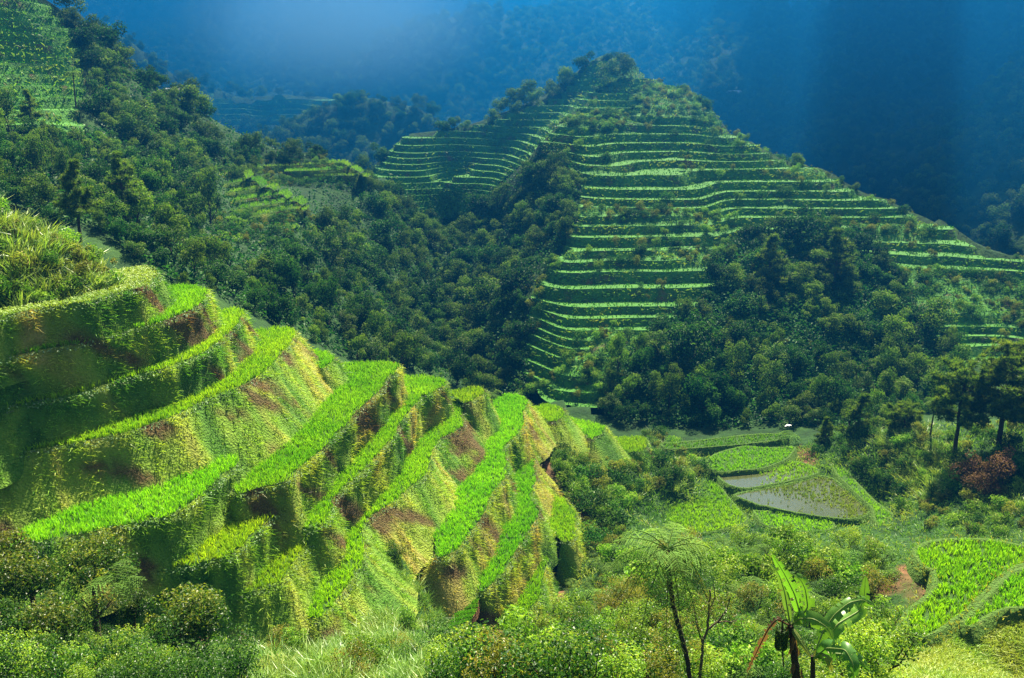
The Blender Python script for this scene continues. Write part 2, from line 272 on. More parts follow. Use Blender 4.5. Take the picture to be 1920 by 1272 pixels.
# near slope under the camera
cw((0, 0, -1.9), (0, -12, -.5), (-14, 0, -3), (14, 0, -3.5), (0, 6, -5.5), (-30, 5, -7), (30, 5, -9), (45, 25, -20))
cpx((500, 1285, 24), (100, 1290, 26), (960, 1290, 21), (1300, 1290, 18), (1560, 1290, 14), (1720, 1300, 31), (1900, 1290, 37.5), (1150, 1120, 44), (1150, 1020, 60), (1250, 1065, 51), (1400, 1012, 62), (1520, 1012, 64), (1650, 1012, 61), 
    (1600, 1115, 44), (1350, 1300, 27), (1000, 1250, 29), (800, 1250, 31), (600, 1225, 32), (450, 1215, 34), (300, 1240, 31), (100, 1200, 31), (-150, 1150, 32), (740, 1020, 60), (700, 1150, 47), (800, 1170, 45), (905, 1215, 41), (1690, 1215, 40), (1450, 1120, 42))
cw((-26, 40, -27), (-15, 46, -32), (-34, 38, -24), (22, 74, -41), (34, 78, -42), (10, 68, -40), (44, 72, -38), (3, 57, -38), (-3, 54, -38))
for q in [(1725, 1045), (1760, 1030), (1850, 1030), (1930, 1045), (2000, 1060), (1780, 1110), (1850, 1080), (1900, 1110), (1740, 1180), (1800, 1160), (1980, 1140), (1720, 1140)]: ctrl.append(onz([q], -25.6)[0])
for q in [(872, 1112), (897, 1114), (838, 1186), (882, 1172), (860, 1150)]: ctrl.append(onz([q], -37.5)[0])
for q in [(1705, 1225), (1750, 1212), (1790, 1200), (1830, 1185), (1860, 1165), (1930, 1160), (2000, 1170)]: ctrl.append(onz([q], -25.3)[0])
for q, z in [((421, 325), -18.6), ((455, 321), -18.6), ((425, 345), -19.7), ((477, 339), -19.7), ((432, 362), -20.5), ((504, 352), -20.5), ((443, 377), -21.2), ((528, 365), -21.2), ((451, 393), -21.8), ((554, 378), -21.8), ((480, 405), -22.4), ((560, 392), -22.4), ((490, 314), -19.2), ((560, 311), -19.2), ((640, 306), -19.2), ((540, 323), -19.95), ((600, 321), -19.95), ((662, 317), -19.95), ((590, 331), -20.9), ((655, 330), -20.9)]: c_ = onz([q], z)[0]; cw((c_[0], c_[1], z - 1.2))
# far ridges and mountains
cpx((400, 176, 480), (520, 176, 482), (630, 180, 482), (400, 235, 462), (520, 240, 460), (600, 250, 458), (330, 140, 440), (250, 100, 430), (450, 262, 450), (180, 60, 420),
    (560, 212, 345), (640, 190, 340), (700, 186, 338), (780, 205, 338), (830, 235, 335), (700, 290, 318), (620, 270, 325), (790, 300, 315), (850, 262, 320),
    (600, 150, 620), (700, 90, 600), (760, 62, 590), (830, 55, 585), (900, 62, 580), (1000, 85, 560), (1090, 95, 540), (760, 200, 545), (900, 200, 520), (1000, 180, 500), (650, 160, 600),
    (1240, 200, 420), (1350, 190, 430), (1450, 260, 400), (1560, 300, 375), (1680, 350, 340), (1400, 100, 540), (1300, 0, 640), (1550, 0, 620), (1550, 150, 500), (1700, 200, 480), (1700, 60, 560), (1680, 280, 400),
    (1925, 92, 330), (1850, 180, 315), (1780, 260, 305), (1720, 330, 300), (1925, 250, 270), (1850, 350, 262), (1925, 440, 235), (2200, 50, 320), (1925, 0, 520), (2300, -60, 560))
for px in range(-500, 2500, 150):
    cpx((px, 40 + 30 * math.sin(px * .01), 930), (px, -60, 1050), (px, -140, 1250)); 
for px in (-300, 0, 200, 400, 560): cpx((px, 90, 800), (px, 170, 640))
for px in (-400, -100, 100): cpx((px, 100, 560))
cw((-60, 400, -60), (-20, 400, -62), (40, 360, -66), (120, 330, -62), (-110, 300, -40), (-150, 340, -38), (-200, 380, -35), (-160, 420, -45), (-100, 560, -50), (20, 470, -55))
P = np.array(ctrl)
_, ui = np.unique(np.round(P[:, :2] / .8), axis=0, return_index=True); P = P[np.sort(ui)]
_d = np.sqrt(((P[:, None, :2] - P[None, :, :2]) ** 2).sum(-1)); n_c = len(P)
Amat = np.zeros((n_c + 3, n_c + 3)); Amat[:n_c, :n_c] = -_d + np.eye(n_c) * .25; Amat[:n_c, n_c:] = np.c_[np.ones(n_c), P[:, :2] / 100]; Amat[n_c:, :n_c] = Amat[:n_c, n_c:].T
wgt = np.linalg.solve(Amat, np.r_[P[:, 2], 0, 0, 0])
def rbf(x, y):
    x = np.asarray(x, float); sh = x.shape; x = x.ravel(); y = np.asarray(y, float).ravel(); o = np.empty(len(x))
    for a in range(0, len(x), 20000):
        X, Y_ = x[a:a + 20000], y[a:a + 20000]
        d = np.sqrt((X[:, None] - P[:, 0]) ** 2 + (Y_[:, None] - P[:, 1]) ** 2)
        o[a:a + 20000] = -d @ wgt[:n_c] + wgt[n_c] + (X * wgt[n_c + 1] + Y_ * wgt[n_c + 2]) / 100
    return o.reshape(sh)
# polar grid that carries the terrain
NA, NR = 420, 460
az = np.linspace(R(-44), R(44), NA); rr = np.geomspace(5, 1500, NR)
GX = rr[:, None] * np.tan(az)[None]; GY = rr[:, None] * np.ones(NA)[None]
GZ = rbf(GX, GY)
amp = np.clip((GY - 60) / 120, 0, 1) * .8 + np.clip((GY - 260) / 500, 0, 1) * 9
GZ = GZ + amp * fbm(GX / (14 + GY * .06), GY / (14 + GY * .06), 3, 5)
def inpoly(x, y, poly):
    x = np.asarray(x); y = np.asarray(y); c = np.zeros(x.shape, bool); q = np.asarray(poly)[:, :2]
    for (x1, y1), (x2, y2) in zip(q, np.roll(q, -1, 0)):
        with np.errstate(divide='ignore', invalid='ignore'):
            c ^= ((y1 > y) != (y2 > y)) & (x < (x2 - x1) * (y - y1) / (y2 - y1) + x1)
    return c
for k, p in PL.items():                                                     # the ground stays below every terrace bed
    q = np.vstack([onz(p['rim'], ZP[k]), onz(p['back'], ZP[k])[::-1]])[:, :2]; lo, hi = q.min(0) - 1, q.max(0) + 1; bx = (GX > lo[0]) & (GX < hi[0]) & (GY > lo[1]) & (GY < hi[1]); ii = np.argwhere(bx)
    if len(ii):
        gx, gy = GX[bx], GY[bx]; qq = np.vstack([np.linspace(a, b, 12) for a, b in zip(q, np.roll(q, -1, 0))]); dd = np.sqrt(((gx[:, None] - qq[:, 0]) ** 2 + (gy[:, None] - qq[:, 1]) ** 2).min(1)); m_in = inpoly(gx, gy, q) | (dd < .9)
        GZ[bx] = np.where(m_in, np.minimum(GZ[bx], ZP[k] - 1.1), GZ[bx])
def H(x, y):
    """terrain height by lookup in the polar grid"""
    x = np.asarray(x, float); y = np.asarray(y, float); yy = np.clip(y, 5.01, 1499)
    u = (np.arctan2(x, yy) ); v = (np.tan(np.clip(u, R(-43.9), R(43.9))))
    fa = np.interp(np.arctan(v), az, np.arange(NA)); fr = np.interp(np.log(yy), np.log(rr), np.arange(NR))
    i = np.clip(fr.astype(int), 0, NR - 2); j = np.clip(fa.astype(int), 0, NA - 2); f, g = fr - i, fa - j
    return (GZ[i, j] * (1 - g) + GZ[i, j + 1] * g) * (1 - f) + (GZ[i + 1, j] * (1 - g) + GZ[i + 1, j + 1] * g) * f
YS = np.geomspace(6, 1400, 500)
def hit(px, py):
    """first point of the terrain along each pixel's ray (nan when none)"""
    r = rays(np.stack([np.asarray(px, float), np.asarray(py, float)], 1)); r = r / r[:, 1:2]
    zz = H(r[:, :1] * YS, np.broadcast_to(YS, (len(r), len(YS)))) - r[:, 2:] * YS
    ok = zz > 0; k = np.where(ok.any(1), ok.argmax(1), -1); o = np.full((len(r), 3), np.nan); g = k > 0
    k1 = k[g]; a = zz[g, k1 - 1]; b = zz[g, k1]; t = a / (a - b); Yh = YS[k1 - 1] * (1 - t) + YS[k1] * t
    o[g] = r[g] * Yh[:, None]; return o
# terraced regions (plan polygons) are cut down in the terrain sheet and built as terraces
hill_poly = [at(px, py, hillY(py))[:2] for px, py in [(1120, 770), (1060, 750), (1000, 735), (985, 640), (992, 560), (1005, 515), (1050, 470), (1068, 432), (1080, 392), (1095, 330), (1060, 285), (1015, 262), (1045, 232), (1085, 200), (1150, 148)]] + \
    [at(1222, 148, 238)[:2]] + [at(*r_)[:2] for r_ in ridge] + [at(2060, 660, hillY(660))[:2], at(1700, 720, hillY(720))[:2], at(1300, 770, hillY(770))[:2]]
saddle_poly = [at(*q)[:2] for q in [(672, 326, 240), (690, 318, 241), (725, 290, 244), (745, 255, 247), (760, 247, 247.5), (884, 243, 245), (985, 206, 243), (1062, 172, 248), (1105, 116, 254), (1200, 112, 257), (1245, 140, 250), (1222, 146, 239), (1150, 148, 237), (1085, 201, 225), (1010, 262, 210), (975, 300, 219), (925, 345, 222), (840, 352, 220), (760, 350, 222), (715, 345, 228)]]
left_poly = [at(*q)[:2] for q in [(-120, -60, 182), (10, -50, 181), (110, 28, 179), (150, 80, 176), (160, 130, 165), (140, 185, 158), (175, 236, 146), (60, 250, 142), (-120, 265, 136)]]
far_poly = [at(*q)[:2] for q in [(385, 174, 484), (635, 178, 485), (650, 186, 480), (600, 215, 470), (560, 240, 462), (470, 245, 460), (400, 240, 464)]]
def soft(poly, depth, m):
    return inpoly(GX, GY, poly)
Hz0 = GZ.copy()
cut = np.zeros_like(GZ)
for pl, dp in ((hill_poly, 3.0), (saddle_poly, 2.4), (left_poly, 3), (far_poly, 4)): cut = np.maximum(cut, inpoly(GX, GY, pl) * dp)
k = np.arange(NR * NA).reshape(NR, NA)
def topx(x, y, z):
    d = y * cp - z * sp; return 960 + F * x / d, 636 - F * (y * sp + z * cp) / d
VX, VY = topx(GX, GY, GZ); soilm = np.zeros_like(GZ)
for pl, y0, y1 in (([(1000, 855), (1024, 856), (1052, 898), (1098, 935), (1112, 990), (1100, 1030), (1082, 1000), (1088, 960), (1060, 925), (1018, 900)], 60, 110), ([(1022, 1040), (1064, 1016), (1090, 1028), (1075, 1080), (1055, 1130), (1078, 1200), (1030, 1215), (1000, 1180), (1016, 1110)], 45, 90),
    ([(880, 1160), (905, 1120), (940, 1140), (945, 1190), (900, 1215)], 40, 80), ([(1635, 1120), (1660, 1075), (1722, 1050), (1752, 1066), (1752, 1112), (1700, 1142), (1650, 1150)], 30, 70), ([(1490, 838), (1530, 840), (1535, 880), (1500, 875)], 100, 118), ([(1005, 585), (1030, 570), (1050, 590), (1040, 605), (1010, 605)], 130, 170)):
    soilm = np.maximum(soilm, inpoly(VX, VY, pl) * (GY > y0) * (GY < y1) * 1.)
soilm = soilm * np.clip(.75 + 1.6 * fbm(GX / 1.6, GY / 1.6, 71), 0, 1)
mesh('terrain', np.stack([GX, GY, GZ - cut], -1).reshape(-1, 3), np.stack([k[:-1, :-1], k[:-1, 1:], k[1:, 1:], k[1:, :-1]], -1).reshape(-1, 4), M['terrain'], col=np.repeat(soilm.reshape(-1, 1), 3, 1), smooth=True)['kind'] = 'structure'
# ------------------------------------------------------------------ near terraces: level paddies traced along their rims, sloping banks below
def dens(p, step):
    p = np.asarray(p, float); s = np.r_[0, np.cumsum(np.linalg.norm(np.diff(p, axis=0), axis=1))]
    n = max(2, int(s[-1] / step)); u = np.linspace(0, s[-1], n); return np.stack([np.interp(u, s, p[:, k]) for k in range(p.shape[1])], 1)
def smooth(p, it=2):
    p = p.copy()
    for _ in range(it): p[1:-1] = p[1:-1] * .5 + (p[:-2] + p[2:]) * .25
    return p
def ramp(t, cols):
    t = np.clip(t, 0, 1) * (len(cols) - 1); i = np.clip(t.astype(int), 0, len(cols) - 2); f = (t - i)[:, None]; c = np.array(cols)
    return c[i] * (1 - f) + c[i + 1] * f
GREENS = [(.03, .1, .01), (.07, .19, .018), (.16, .3, .025), (.28, .36, .04), (.34, .29, .07)]
def sample_poly(poly, dens_):
    q = np.asarray(poly)[:, :2]; lo, hi = q.min(0), q.max(0); n = int(np.prod(hi - lo) * dens_)
    g = rng.uniform(lo, hi, (n, 2)); return g[inpoly(g[:, 0], g[:, 1], q)]
RICE0, RICE1 = np.array([.13, .34, .008]), np.array([.29, .5, .012])
def rice(parent, poly, z, dn, hgt=.5, keep=None, nb=4):
    g = sample_poly(poly, dn)
    if keep is not None: g = g[keep(g)]
    if len(g) == 0: return
    P0 = np.repeat(np.c_[g, np.full(len(g), z)], nb, 0); n = len(P0); P0[:, :2] += rng.normal(0, .05, (n, 2))
    D = np.c_[rng.normal(0, .3, (n, 2)), np.ones(n)]
    t = np.clip(.5 + .6 * fbm(P0[:, 0] / 3, P0[:, 1] / 3, 11) + rng.normal(0, .2, n), 0, 1)[:, None]
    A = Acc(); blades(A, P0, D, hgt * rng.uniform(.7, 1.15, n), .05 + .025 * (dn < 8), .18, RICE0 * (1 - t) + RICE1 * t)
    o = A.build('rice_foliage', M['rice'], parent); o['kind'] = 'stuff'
KIDS = dict(T0=['T1'], T1=['T2'], T2=['T3'], T3=['T3b', 'T4', 'T5L'], T3b=['T4'], T4=['T6', 'T7'], T5L=['T6'], T6=['T8'], T7=['T8', 'T9a', 'T9b'], T8=['T9b'], T9a=['T9b', 'T10'], T9b=['T10'], T10=['T11', 'T14'], T11=['T12', 'T13'], T14=['T15'], T15=['T16'])
FOOT = {k: dens(onz(p['back'], ZP[k]), .4) for k, p in PL.items()}
def bankcol(x, y, z, dry=0., rn=0.):
    a = .5 + .5 * rn + .8 * fbm(x / 2.6 + z * .2, y / 2.6 - z * .25, 21, 4) + dry  # rib crests coloured lighter, grooves darker, for the shade between the ribs
    c = ramp(a * .9, GREENS); s = np.clip((fbm(x / 2.1, y / 2.1 + z * .5, 41, 5) + dry * .6 - .24) * 4.5, 0, 1)[:, None]
    return c * (1 - s) + np.array([.12, .07, .03]) * s * rng.uniform(.7, 1.2, (len(c), 1)), s[:, 0]
def terrace(key, rimw, backw, z, label, group, name='rice_terrace', cat='terrace', kids=(), drop0=4.2, lean0=.45, rdens=36, planted=True, gd=36, dry=0., step=.28, rib=.16, bund=True, push=1.1, hgt=.46, wild=False):
    bk = np.asarray(backw)[:, :2].copy(); rimw = np.asarray(rimw)[:, :2]; close = rimw[-1, 0] > -27.5 or abs(z) > 24
    if close: rimw = np.vstack([rimw, bk[-1:]])
    rim = smooth(dens(rimw, step)); n = len(rim)
    for i in range(len(bk)):
        d = bk[i] - rim[np.argmin(((rim - bk[i]) ** 2).sum(1))]; bk[i] += d / max(np.linalg.norm(d), .3) * push
    poly = np.vstack([rim, dens(bk[::-1], .8)])
    area = .5 * np.sum(poly[:, 0] * np.roll(poly[:, 1], -1) - np.roll(poly[:, 0], -1) * poly[:, 1]); sg = 1 if area > 0 else -1
    pv_ = np.array([1, 1, 1]) * rng.uniform(.82, 1.08) * np.array([rng.uniform(.8, 1.25), 1, 1]); t = thing(name, (rim[n // 2][0], rim[n // 2][1], z), label, cat, group); off = np.array([rim[n // 2][0], rim[n // 2][1], z])
    def V(p): return np.asarray(p) - off
    # flat bed
    me = bpy.data.meshes.new('paddy'); me.from_pydata([tuple(v) for v in V(np.c_[poly, np.full(len(poly), z)])], [], [list(range(len(poly)))]); me.materials.append(M['mud'])
    o = put(bpy.data.objects.new('paddy', me), t)
    # bank: rows of offsets below the rim
    loop = np.vstack([rim, bk[::-1][-1:], ]); tan = np.gradient(rim, axis=0); nr = unit(np.c_[tan[:, 1], -tan[:, 0]]) * sg
    nr = unit(smooth(nr, 6))
    drop = np.full(n, drop0); lean = np.full(n, lean0); got = np.zeros(n, bool)
    for kk in kids:
        f = FOOT[kk]; d = ((rim[:, None] - f[None, :, :2]) ** 2).sum(-1); j = d.argmin(1); dd = np.sqrt(d.min(1)); dz = z - ZP[kk]
        near = (dd < 1.3 * dz + .4) & (((f[j, :2] - rim) * nr).sum(1) > -.6)
        lean = np.where(near, np.clip(dd / dz * .75, .0, .95), lean); drop = np.where(near, np.maximum(dz + .9, 1), drop); got = got | near
    if got.any() and not got.all():
        ix = np.arange(n); lean = np.where(got, lean, np.interp(ix, ix[got], lean[got]))
    drop[:] = drop.max(); pad = lambda a, h: np.convolve(np.pad(a, h, 'edge'), np.ones(2 * h + 1) / (2 * h + 1), 'valid'); lean = pad(lean, min(14, n // 2))
    rows = np.array([0, .03, .08, .16, .26, .38, .5, .62, .75, .88, 1.]); s = np.arange(n) * step
    px_ = rim[:, None, :] + 0 * rows[None, :, None]; dn = drop[:, None] * rows[None]
    sh = np.broadcast_to(s[:, None] + (rim[:, 0] + rim[:, 1])[:, None] * .3, (n, len(rows))); zz = z - dn
    rn = 1 - np.abs(2 * vnoise(sh / .62 + .5 * fbm(sh / 2, zz, 3, 2), zz * .22, 31) - 1) ** .8 - .5
    bulge = .26 * rn * np.minimum(1, rows * 5)[None] + (fbm(sh / 2.2 + ZP.get(key, z), zz * .25, 51, 3) * 1.1 * rib + fbm(sh / .7, zz * 1.2, 61, 4) * (.1 + .4 * rib) - .16) * np.minimum(1, rows * 3.2)[None]
    outw = lean[:, None] * dn + .12 * np.minimum(rows * 12, 1)[None] + bulge
    V3 = np.concatenate([px_ + nr[:, None, :] * outw[..., None], zz[..., None] + (.1 * (rows == 0))[None, :, None]], -1)
    m = len(rows); k_ = np.arange(n * m).reshape(n, m); Q = np.stack([k_[:-1, :-1], k_[1:, :-1], k_[1:, 1:], k_[:-1, 1:]], -1).reshape(-1, 4)
    if sg < 0: Q = Q[:, ::-1]
    fl = V3.reshape(-1, 3); c, s_ = bankcol(fl[:, 0], fl[:, 1], fl[:, 2], dry, rn.ravel())
    mesh('bank', V(fl), Q, M['bank'], t, c, True)
    # grass on the bank
    ln = np.linalg.norm(np.diff(rim, axis=0), axis=1).sum(); ng = int(ln * 3.2 * gd * 2.2)
    if ng:
        a = rng.uniform(0, n - 1.001, ng); b = rng.uniform(0, m - 1.6, ng); i = a.astype(int); j = b.astype(int); f, g = (a - i)[:, None], (b - j)[:, None]
        P0 = (V3[i, j] * (1 - g) + V3[i, j + 1] * g) * (1 - f) + (V3[i + 1, j] * (1 - g) + V3[i + 1, j + 1] * g) * f
        c, s_ = bankcol(P0[:, 0], P0[:, 1], P0[:, 2], dry, rn[i, j]); kp = rng.uniform(size=ng) > s_ * .8; P0, c = P0[kp], c[kp]; i = i[kp]; nn = len(P0)
        cl = vnoise(P0[:, 0] * 2.6 + P0[:, 2], P0[:, 1] * 2.6 - P0[:, 2] * 1.7, 5); kp = cl > .34; P0, c, i, cl = P0[kp], c[kp], i[kp], cl[kp]; nn = len(P0)
        D = np.c_[nr[i] * .75, np.full(nn, .5)] + rng.normal(0, .38, (nn, 3)); A = Acc(); hi = rng.uniform(.55, 1.5, (nn, 1)) * (.6 + .9 * cl[:, None])
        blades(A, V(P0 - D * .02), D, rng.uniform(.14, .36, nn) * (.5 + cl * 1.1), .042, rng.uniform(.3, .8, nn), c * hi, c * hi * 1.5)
        wk = rng.uniform(size=nn) < .05; leaves(A, V(P0[wk] + D[wk] * .08), D[wk] + [0, 0, .6], rng.uniform(.1, .22, wk.sum()), .1, ramp(rng.uniform(.1, .75, wk.sum()), GREENS) * 1.2)
        A.build('bank_grass', M['grass'], t)['kind'] = 'stuff'
    if bund:                                                             # weeds that line the bund
        nb = int(ln * 30); a = rng.integers(0, n, nb); P0 = np.c_[rim[a] + nr[a] * rng.normal(.12, .1, (nb, 1)), z + rng.uniform(-.2, .12, nb)]; P0[:, :2] += rng.normal(0, .12, (nb, 2))
        A = Acc(); leaves(A, V(P0), np.c_[nr[a] * .5, np.ones(nb)] + rng.normal(0, .5, (nb, 3)), rng.uniform(.07, .2, nb), .09, np.array([.17, .27, .12]) * rng.uniform(.5, 1.4, (nb, 1)))
        A.build('bund_leaves', M['grass'], t)['kind'] = 'stuff'
    if planted:
        # keep the bund free
        def keep(gp):
            d = np.sqrt(((gp[:, None] - rim[None, ::2]) ** 2).sum(-1)).min(1); return d > .14
        q = poly.copy(); rice_parent = t
        g = sample_poly(q, rdens); g = g[keep(g)] if len(g) else g
        if len(g):
            nbl = 4; P0 = np.repeat(np.c_[g, np.full(len(g), z)], nbl, 0); nn = len(P0); P0[:, :2] += rng.normal(0, .05, (nn, 2))
            D = np.c_[rng.normal(0, .28, (nn, 2)), np.ones(nn)]
            tt = np.clip(.5 + .7 * fbm(P0[:, 0] / 2.5, P0[:, 1] / 2.5, 11) + rng.normal(0, .25, nn), 0, 1)[:, None]
            A = Acc(); c0, c1 = (RICE0, RICE1) if not wild else (np.array([.1, .24, .02]), np.array([.24, .38, .04])); blades(A, V(P0), D, (hgt - .15 * wild) * rng.uniform(.7, 1.15, nn), .055, .2 + .4 * wild, (c0 * (1 - tt) + c1 * tt) * pv_)
            A.build('rice_foliage' if not wild else 'grass', M['rice'] if not wild else M['grass'], t)['kind'] = 'stuff'
    return t, poly
LBL = dict(T0='yellowish unplanted grass ledge right below the bushy hump, topmost of the near hill terraces', T1='long bright rice terrace next below the yellowish grass ledge on the near hill',
    T2='long narrow rice terrace curving round the near hill, second planted step below the bushy hump', T3='rice terrace with broad rounded tip and brown bank edge, third planted step below the hump',
    T3b='small triangular rice plot perched beside the tip of the third planted step', T4='wide flat topped rice terrace whose long strip narrows down the near hill, above ochre banks',
    T5L='shaded dark green rice terrace low on the near hill above leafy treetops', T6='leaf shaped rice terrace between the shaded lower terrace and the foreground trees',
    T7='straight long rice strip with a pale footpath on its bund and a hooked lower end', T8='short rice strip directly below the hooked end of the long straight strip',
    T9a='little rice plot at the skyline between two ochre banks', T9b='long stepped rice strip ending in a narrow tail above the white grass',
    T10='broad winding rice strip with a round lit tip, beside the dark scrub on the spur', T11='sinuous rice strip with a brown lip above the landslip, ending at the seed beds',
    T12='small rounded rice plot hanging over the brown landslip gully', T13='lowest pointed rice strip of the near hill beside the red soil scar',
    T14='half moon rice plot on the spur just past the round lit tip', T15='slanting rice plot fringed with pale reeds on the spur', T16='square little rice plot at the outer end of the spur above the valley floor')
POLYS = {}
for key, p in PL.items():
    z = ZP[key]; far = key in ('T14', 'T15', 'T16')
    POLYS[key] = terrace(key, onz(p['rim'], z), onz(p['back'], z), z, LBL[key], 'terraces of the near hill', kids=KIDS.get(key, ()), wild=key == 'T0', rib=.22 if key in ('T4', 'T7', 'T9b', 'T10', 'T11', 'T13') else .15, dry=.12 if key in ('T4', 'T7', 'T9a', 'T9b', 'T3', 'T10', 'T11') else -.02, drop0=3.6)
# small ledges further off: the lit spur below the wood and the ones at its foot
def ledge(rim, z, label, group, back=6, **kw):
    r = onz(rim, z); c = r.mean(0); b = r.copy(); b[:, 1] += back
    b[-1] = r[-1] + [0, back * .8, 0]; return terrace('x', r, b, z, label, group, **kw)
LK = dict(drop0=3, lean0=.35, rdens=5, gd=5, step=.8, bund=False, push=0, hgt=.6, rib=.25)
for i, (rim, z) in enumerate([([(410, 327), (421, 325), (455, 321), (462, 336)], -18.6), ([(410, 348), (425, 345), (477, 339), (490, 353)], -19.7), ([(420, 364), (432, 362), (504, 352), (514, 359)], -20.5), ([(430, 379), (443, 377), (528, 365), (538, 374)], -21.2),
                              ([(440, 395), (451, 393), (554, 378), (566, 387)], -21.8), ([(470, 407), (480, 405), (560, 392), (570, 397)], -22.4)]):
    ledge(rim, z, ['topmost', 'second', 'third', 'fourth', 'fifth', 'lowest'][i] + ' step of the short sunlit stair of rice terraces in the dark wood', 'sunlit terrace stair in the wood', **LK)
for i, (rim, z) in enumerate([([(490, 314), (560, 311), (640, 306), (653, 313)], -19.2), ([(530, 323), (600, 321), (662, 317), (676, 326)], -19.95), ([(580, 331), (655, 330), (690, 333)], -20.9)]):
    ledge(rim, z, ['upper', 'middle', 'lower'][i] + ' of three narrow terraces below the hazy tree clump left of the saddle', 'terraces below the tree clump', **LK)
# ------------------------------------------------------------------ far terraced slopes: the land cut into level steps along its own contours
def clip(poly, h, lo, hi):
    for lim, sgn in ((lo, 1), (hi, -1)):
        out = []; oh = []
        for a in range(len(poly)):
            p, q = poly[a - 1], poly[a]; hp, hq = (h[a - 1] - lim) * sgn, (h[a] - lim) * sgn
            if (hp >= 0) != (hq >= 0):
                t = hp / (hp - hq); out.append(p + (q - p) * t); oh.append(h[a - 1] + (h[a] - h[a - 1]) * t)
            if hq >= 0: out.append(q); oh.append(h[a])
        poly, h = out, oh
        if len(poly) < 3: return [], []
    return poly, h
def bands(poly, levels, gap, label, group, seed, wob=.55, weedthr=.3, wallfrac=.22, riced=1.8, grassd=4.5, hgt=.36, tuft=1., jog=.62):
    q = np.array(poly); lo, hi = q.min(0) - 1, q.max(0) + 1
    xs = np.arange(lo[0], hi[0], gap); ys = np.arange(lo[1], hi[1], gap); X, Y_ = np.meshgrid(xs, ys); ins = inpoly(X, Y_, q)
    def off(x, y): return jog * np.tanh(7 * (vnoise(x / 15 + seed, y / 26 + seed, seed + 2) - .5))
    h = rbf(X, Y_) + wob * fbm(X / 9, Y_ / 9, seed, 3) + off(X, Y_); lev = np.array(levels)
    faces = {}
    for i in range(len(ys) - 1):
        for j in range(len(xs) - 1):
            if not (ins[i, j] or ins[i + 1, j] or ins[i, j + 1] or ins[i + 1, j + 1]): continue
            for tri in (((i, j), (i, j + 1), (i + 1, j + 1)), ((i, j), (i + 1, j + 1), (i + 1, j))):
                pv = [np.array([X[a], Y_[a]]) for a in tri]; hv = [h[a] for a in tri]
                k0 = np.searchsorted(lev, min(hv)) - 1; k1 = np.searchsorted(lev, max(hv))
                for kk in range(max(k0, 0), min(k1, len(lev) - 1)):
                    a, b = lev[kk], lev[kk + 1]; m = b - wallfrac * (b - a)
                    for w_, (u, v) in enumerate(((a, m), (m, b))):
                        pp, ph = clip(pv, hv, u, v)
                        if len(pp) > 2:
                            wv = [float(np.clip((vnoise(p_[0] / 17 + seed, p_[1] / 7 + .13 * p_[0] / 7, seed + 5) - 1 + weedthr) * 7, 0, 1)) if weedthr else 0. for p_ in pp]
                            zz = [(a + (0 if w_ == 0 else (x - m) / (b - m) * (b - a))) * (1 - q_) + (x + .3) * q_ - float(off(p_[0], p_[1])) for x, q_, p_ in zip(ph, wv, pp)]
                            faces.setdefault((kk, w_), []).append(np.array([[*p_, z_] for p_, z_ in zip(pp, zz)]))
    for kk in range(len(lev) - 1):
        fl = faces.get((kk, 0), []); wl = faces.get((kk - 1, 1), []) + ([] if kk < len(lev) - 2 else faces.get((kk, 1), []))
        if not fl: continue
        c0 = np.concatenate(fl).mean(0); c0[2] = lev[kk]
        t = thing('rice_terrace', c0, label(kk, len(lev) - 1), 'terrace', group)
        def bag(fs, name, mat, smooth=False):
            V = np.concatenate(fs) - c0; key = np.round(V, 3); U, inv = np.unique(key, axis=0, return_inverse=True); inv = inv.ravel(); tri = []; n = 0
            for f in fs:
                ii = inv[n:n + len(f)]; n += len(f)
                for a in range(1, len(f) - 1): 
                    if len({ii[0], ii[a], ii[a + 1]}) == 3: tri.append((ii[0], ii[a], ii[a + 1]))
            if tri: return mesh(name, U, np.array(tri), mat, t, None, smooth)
        cen = np.array([f.mean(0) for f in fl]); wd = vnoise(cen[:, 0] / 17 + seed, cen[:, 1] / 7 + .13 * cen[:, 0] / 7, seed + 5) > 1 - weedthr + .07
        good = [f for f, x in zip(fl, wd) if not x]; weed = [f for f, x in zip(fl, wd) if x]
        if good: bag(good, 'paddy', M['farrice'])
        if weed: bag(weed, 'fallow_ground', M['farbank'])
        if wl: bag(wl, 'bank', M['farbank'], True)
        A = Acc(); B = Acc()
        def scatter(fs, d):
            out = []
            for f in fs:
                ar = .5 * np.linalg.norm(sum(np.cross(f[a] - f[0], f[a + 1] - f[0]) for a in range(1, len(f) - 1))); n = rng.poisson(ar * d)
                if n: w2 = rng.dirichlet(np.ones(len(f)), n); out.append(w2 @ f)
            return np.concatenate(out) if out else np.zeros((0, 3))
        g = scatter(good, riced)
        if len(g):
            g = np.repeat(g, 2, 0); n = len(g); tt = rng.uniform(size=(n, 1)) - .7; blades(A, g - c0, np.c_[rng.normal(0, .3, (n, 2)), np.ones(n)], hgt * rng.uniform(.7, 1.2, n), .16 * tuft, .15, (RICE0 * (1 - tt) + RICE1 * tt) * .62)  # blade colours dimmed too, for the same overcast
            A.build('rice_foliage', M['rice'], t)['kind'] = 'stuff'
        g = np.concatenate([scatter(wl, grassd), scatter(weed, grassd)])
        if len(g):
            n = len(g); c = ramp(np.clip(.36 + .6 * fbm(g[:, 0] / 5, g[:, 1] / 5, seed + 9) + rng.normal(0, .1, n), 0, .85), GREENS)
            blades(B, g - c0, np.c_[rng.normal(0, .4, n), rng.normal(-.5, .4, n), np.full(n, .6)], rng.uniform(.4, 1.1, n) * tuft, .2 * tuft, .5, c); B.build('bank_grass', M['grass'], t)['kind'] = 'stuff'
